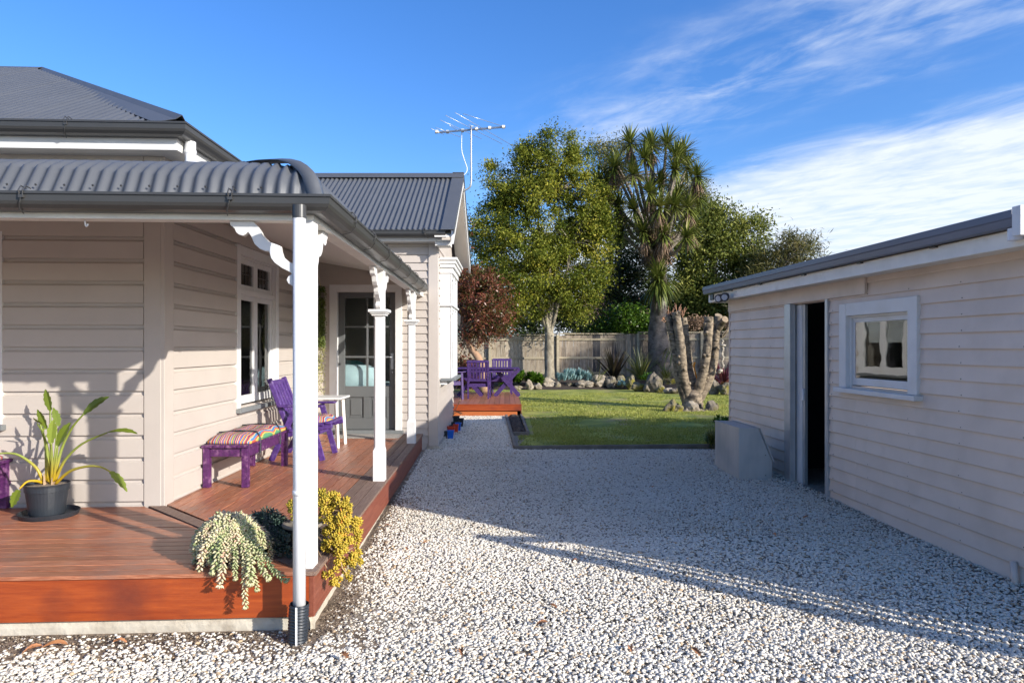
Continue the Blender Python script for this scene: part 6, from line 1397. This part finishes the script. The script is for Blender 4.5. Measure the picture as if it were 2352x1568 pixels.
def clods():
    n = 9000; t = rng.random(n); fr_ = rng.random(n) < .62
    x = np.where(fr_, -4.4+t*3.3, 0); y = np.where(fr_, 0, 3.7+t*3.2)
    d = np.abs(rng.normal(0, .17, n))+.01
    px = np.where(fr_, x+KF.n.x*d, CK[0]+KS.u.x*(y-CK[1])+d*.8); py = np.where(fr_, CK[1]+(x-CK[0])*(KF.u.y/KF.u.x)+KF.n.y*d, y)
    s = .0025+.006*rng.random(n)**2; V = np.array(OCT)[None]*rng.uniform(.6, 1.3, (n, 6, 1))*np.stack([s, s*.9, s*.6], 1)[:, None, :]
    z = np.interp(py, [3.8, 10.3], [0, .12])+.010+s*.3; V = (V+np.stack([px, py, z], 1)[:, None, :]).reshape(-1, 3)
    K = (np.array(OCF)[None]+(np.arange(n)*6)[:, None, None]).reshape(-1, 3)
    tag(np_mesh('earth_crumbs', V, K, 'crumb', None, np.repeat(np.clip(rng.normal(.5, .28, n), 0, 1), 6)), kind='stuff')
clods()
def grass():
    n = 120000; y = 9.98+(rng.random(n)**1.5)*11.5; x = .1+rng.random(n)*(.36*y-.1); k = (x < .34*y) & ((x > .36) | (y > 14.6) | (y < 11.2)) & ((x > .24) | (y < 14.5)); x, y = x[k], y[k]
    d2 = np.array([mnoise.noise(Vector((a*.9, b*.9, 3))) for a, b in zip(x, y)]); k = rng.random(len(x)) < .62+d2*1.3; x, y, d2 = x[k], y[k], d2[k]; n = len(x)
    h = rng.uniform(.012, .034, n)*(1+.5*d2); a = rng.uniform(0, 6.28, n); w = rng.uniform(.006, .012, n); z = np.interp(y, [3.8, 10.3], [0, .12])+.012
    lean = rng.normal(0, .014, (n, 2)); P = np.stack([x, y, z], 1)
    V = np.stack([P+np.stack([np.cos(a)*w, np.sin(a)*w, 0*a], 1), P-np.stack([np.cos(a)*w, np.sin(a)*w, 0*a], 1), P+np.stack([lean[:, 0], lean[:, 1], h], 1)], 1).reshape(-1, 3)
    t = np.clip(rng.normal(.5, .2, n)+d2*.3, 0, 1); g = np_mesh('grass', V, np.arange(n*3).reshape(n, 3), 'grass', None, np.repeat(t, 3)); tag(g, kind='stuff')
grass()
def fallen():
    rn = random.Random(21); sp = 'small brown fallen leaf on pale gravel '
    spots = [(1245, 1435, .036, sp+'just left of the lowest middle of the drive'), (1450, 1493, .034, sp+'near the bottom edge, right of the middle'), (1270, 1395, .028, sp+'farther up than the other middle leaves'), (975, 1250, .03, sp+'beside the yellow succulent, farther from the deck'), (935, 1262, .026, sp+'nearest the deck side below the yellow succulent'), (1320, 1290, .028, sp+'at the start of the slatted shadow'), (890, 1210, .032, sp+'against the deck fascia at the shadow edge'), (1600, 1500, .034, sp+'at the bottom right, nearest the camera'), (1780, 1230, .03, sp+'in the shade in front of the shed window'), (1500, 1120, .03, sp+'in the middle of the shaded drive'), (1850, 1190, .03, sp+'in the shade before the shed doorway'), (1060, 1500, .032, sp+'between the drain sleeve and the bottom edge')]
    def leaf(px, py, s, lab, grp=None, mat='leaf_brown'):
        z = .02; D = 1.58*F_/(py-HY_); D = (HZ_-zg(D)-.022)*F_/(py-HY_); c = U(px, py, D); a = rn.uniform(0, 3.14); mb = MB()
        blade(mb, (-s, 0, .006), (s, 0, .012), s*.75, 1.45, .5, .6, .5, (0, 0, .12)); o = mb.build('fallen_leaf', mat, smooth=True, recalc=False); o.location = c; o.rotation_euler = (rn.uniform(-.3, .3), rn.uniform(-.2, .2), a); tag(o, lab, 'leaf', grp)
    for px, py, s, lb in spots: leaf(px, py, s, lb, 'small fallen leaves on the gravel')
    leaf(125, 1488, .06, 'largest red-brown fallen leaf, on bare earth below the deck fascia', 'large fallen leaves below the deck'); leaf(75, 1495, .045, 'curled orange leaf left of the largest fallen leaf', 'large fallen leaves below the deck'); leaf(275, 1478, .038, 'long thin brown leaf against the concrete footing', 'large fallen leaves below the deck'); leaf(790, 1510, .036, 'orange-brown leaf just right of the drain sleeve', 'large fallen leaves below the deck')
fallen()
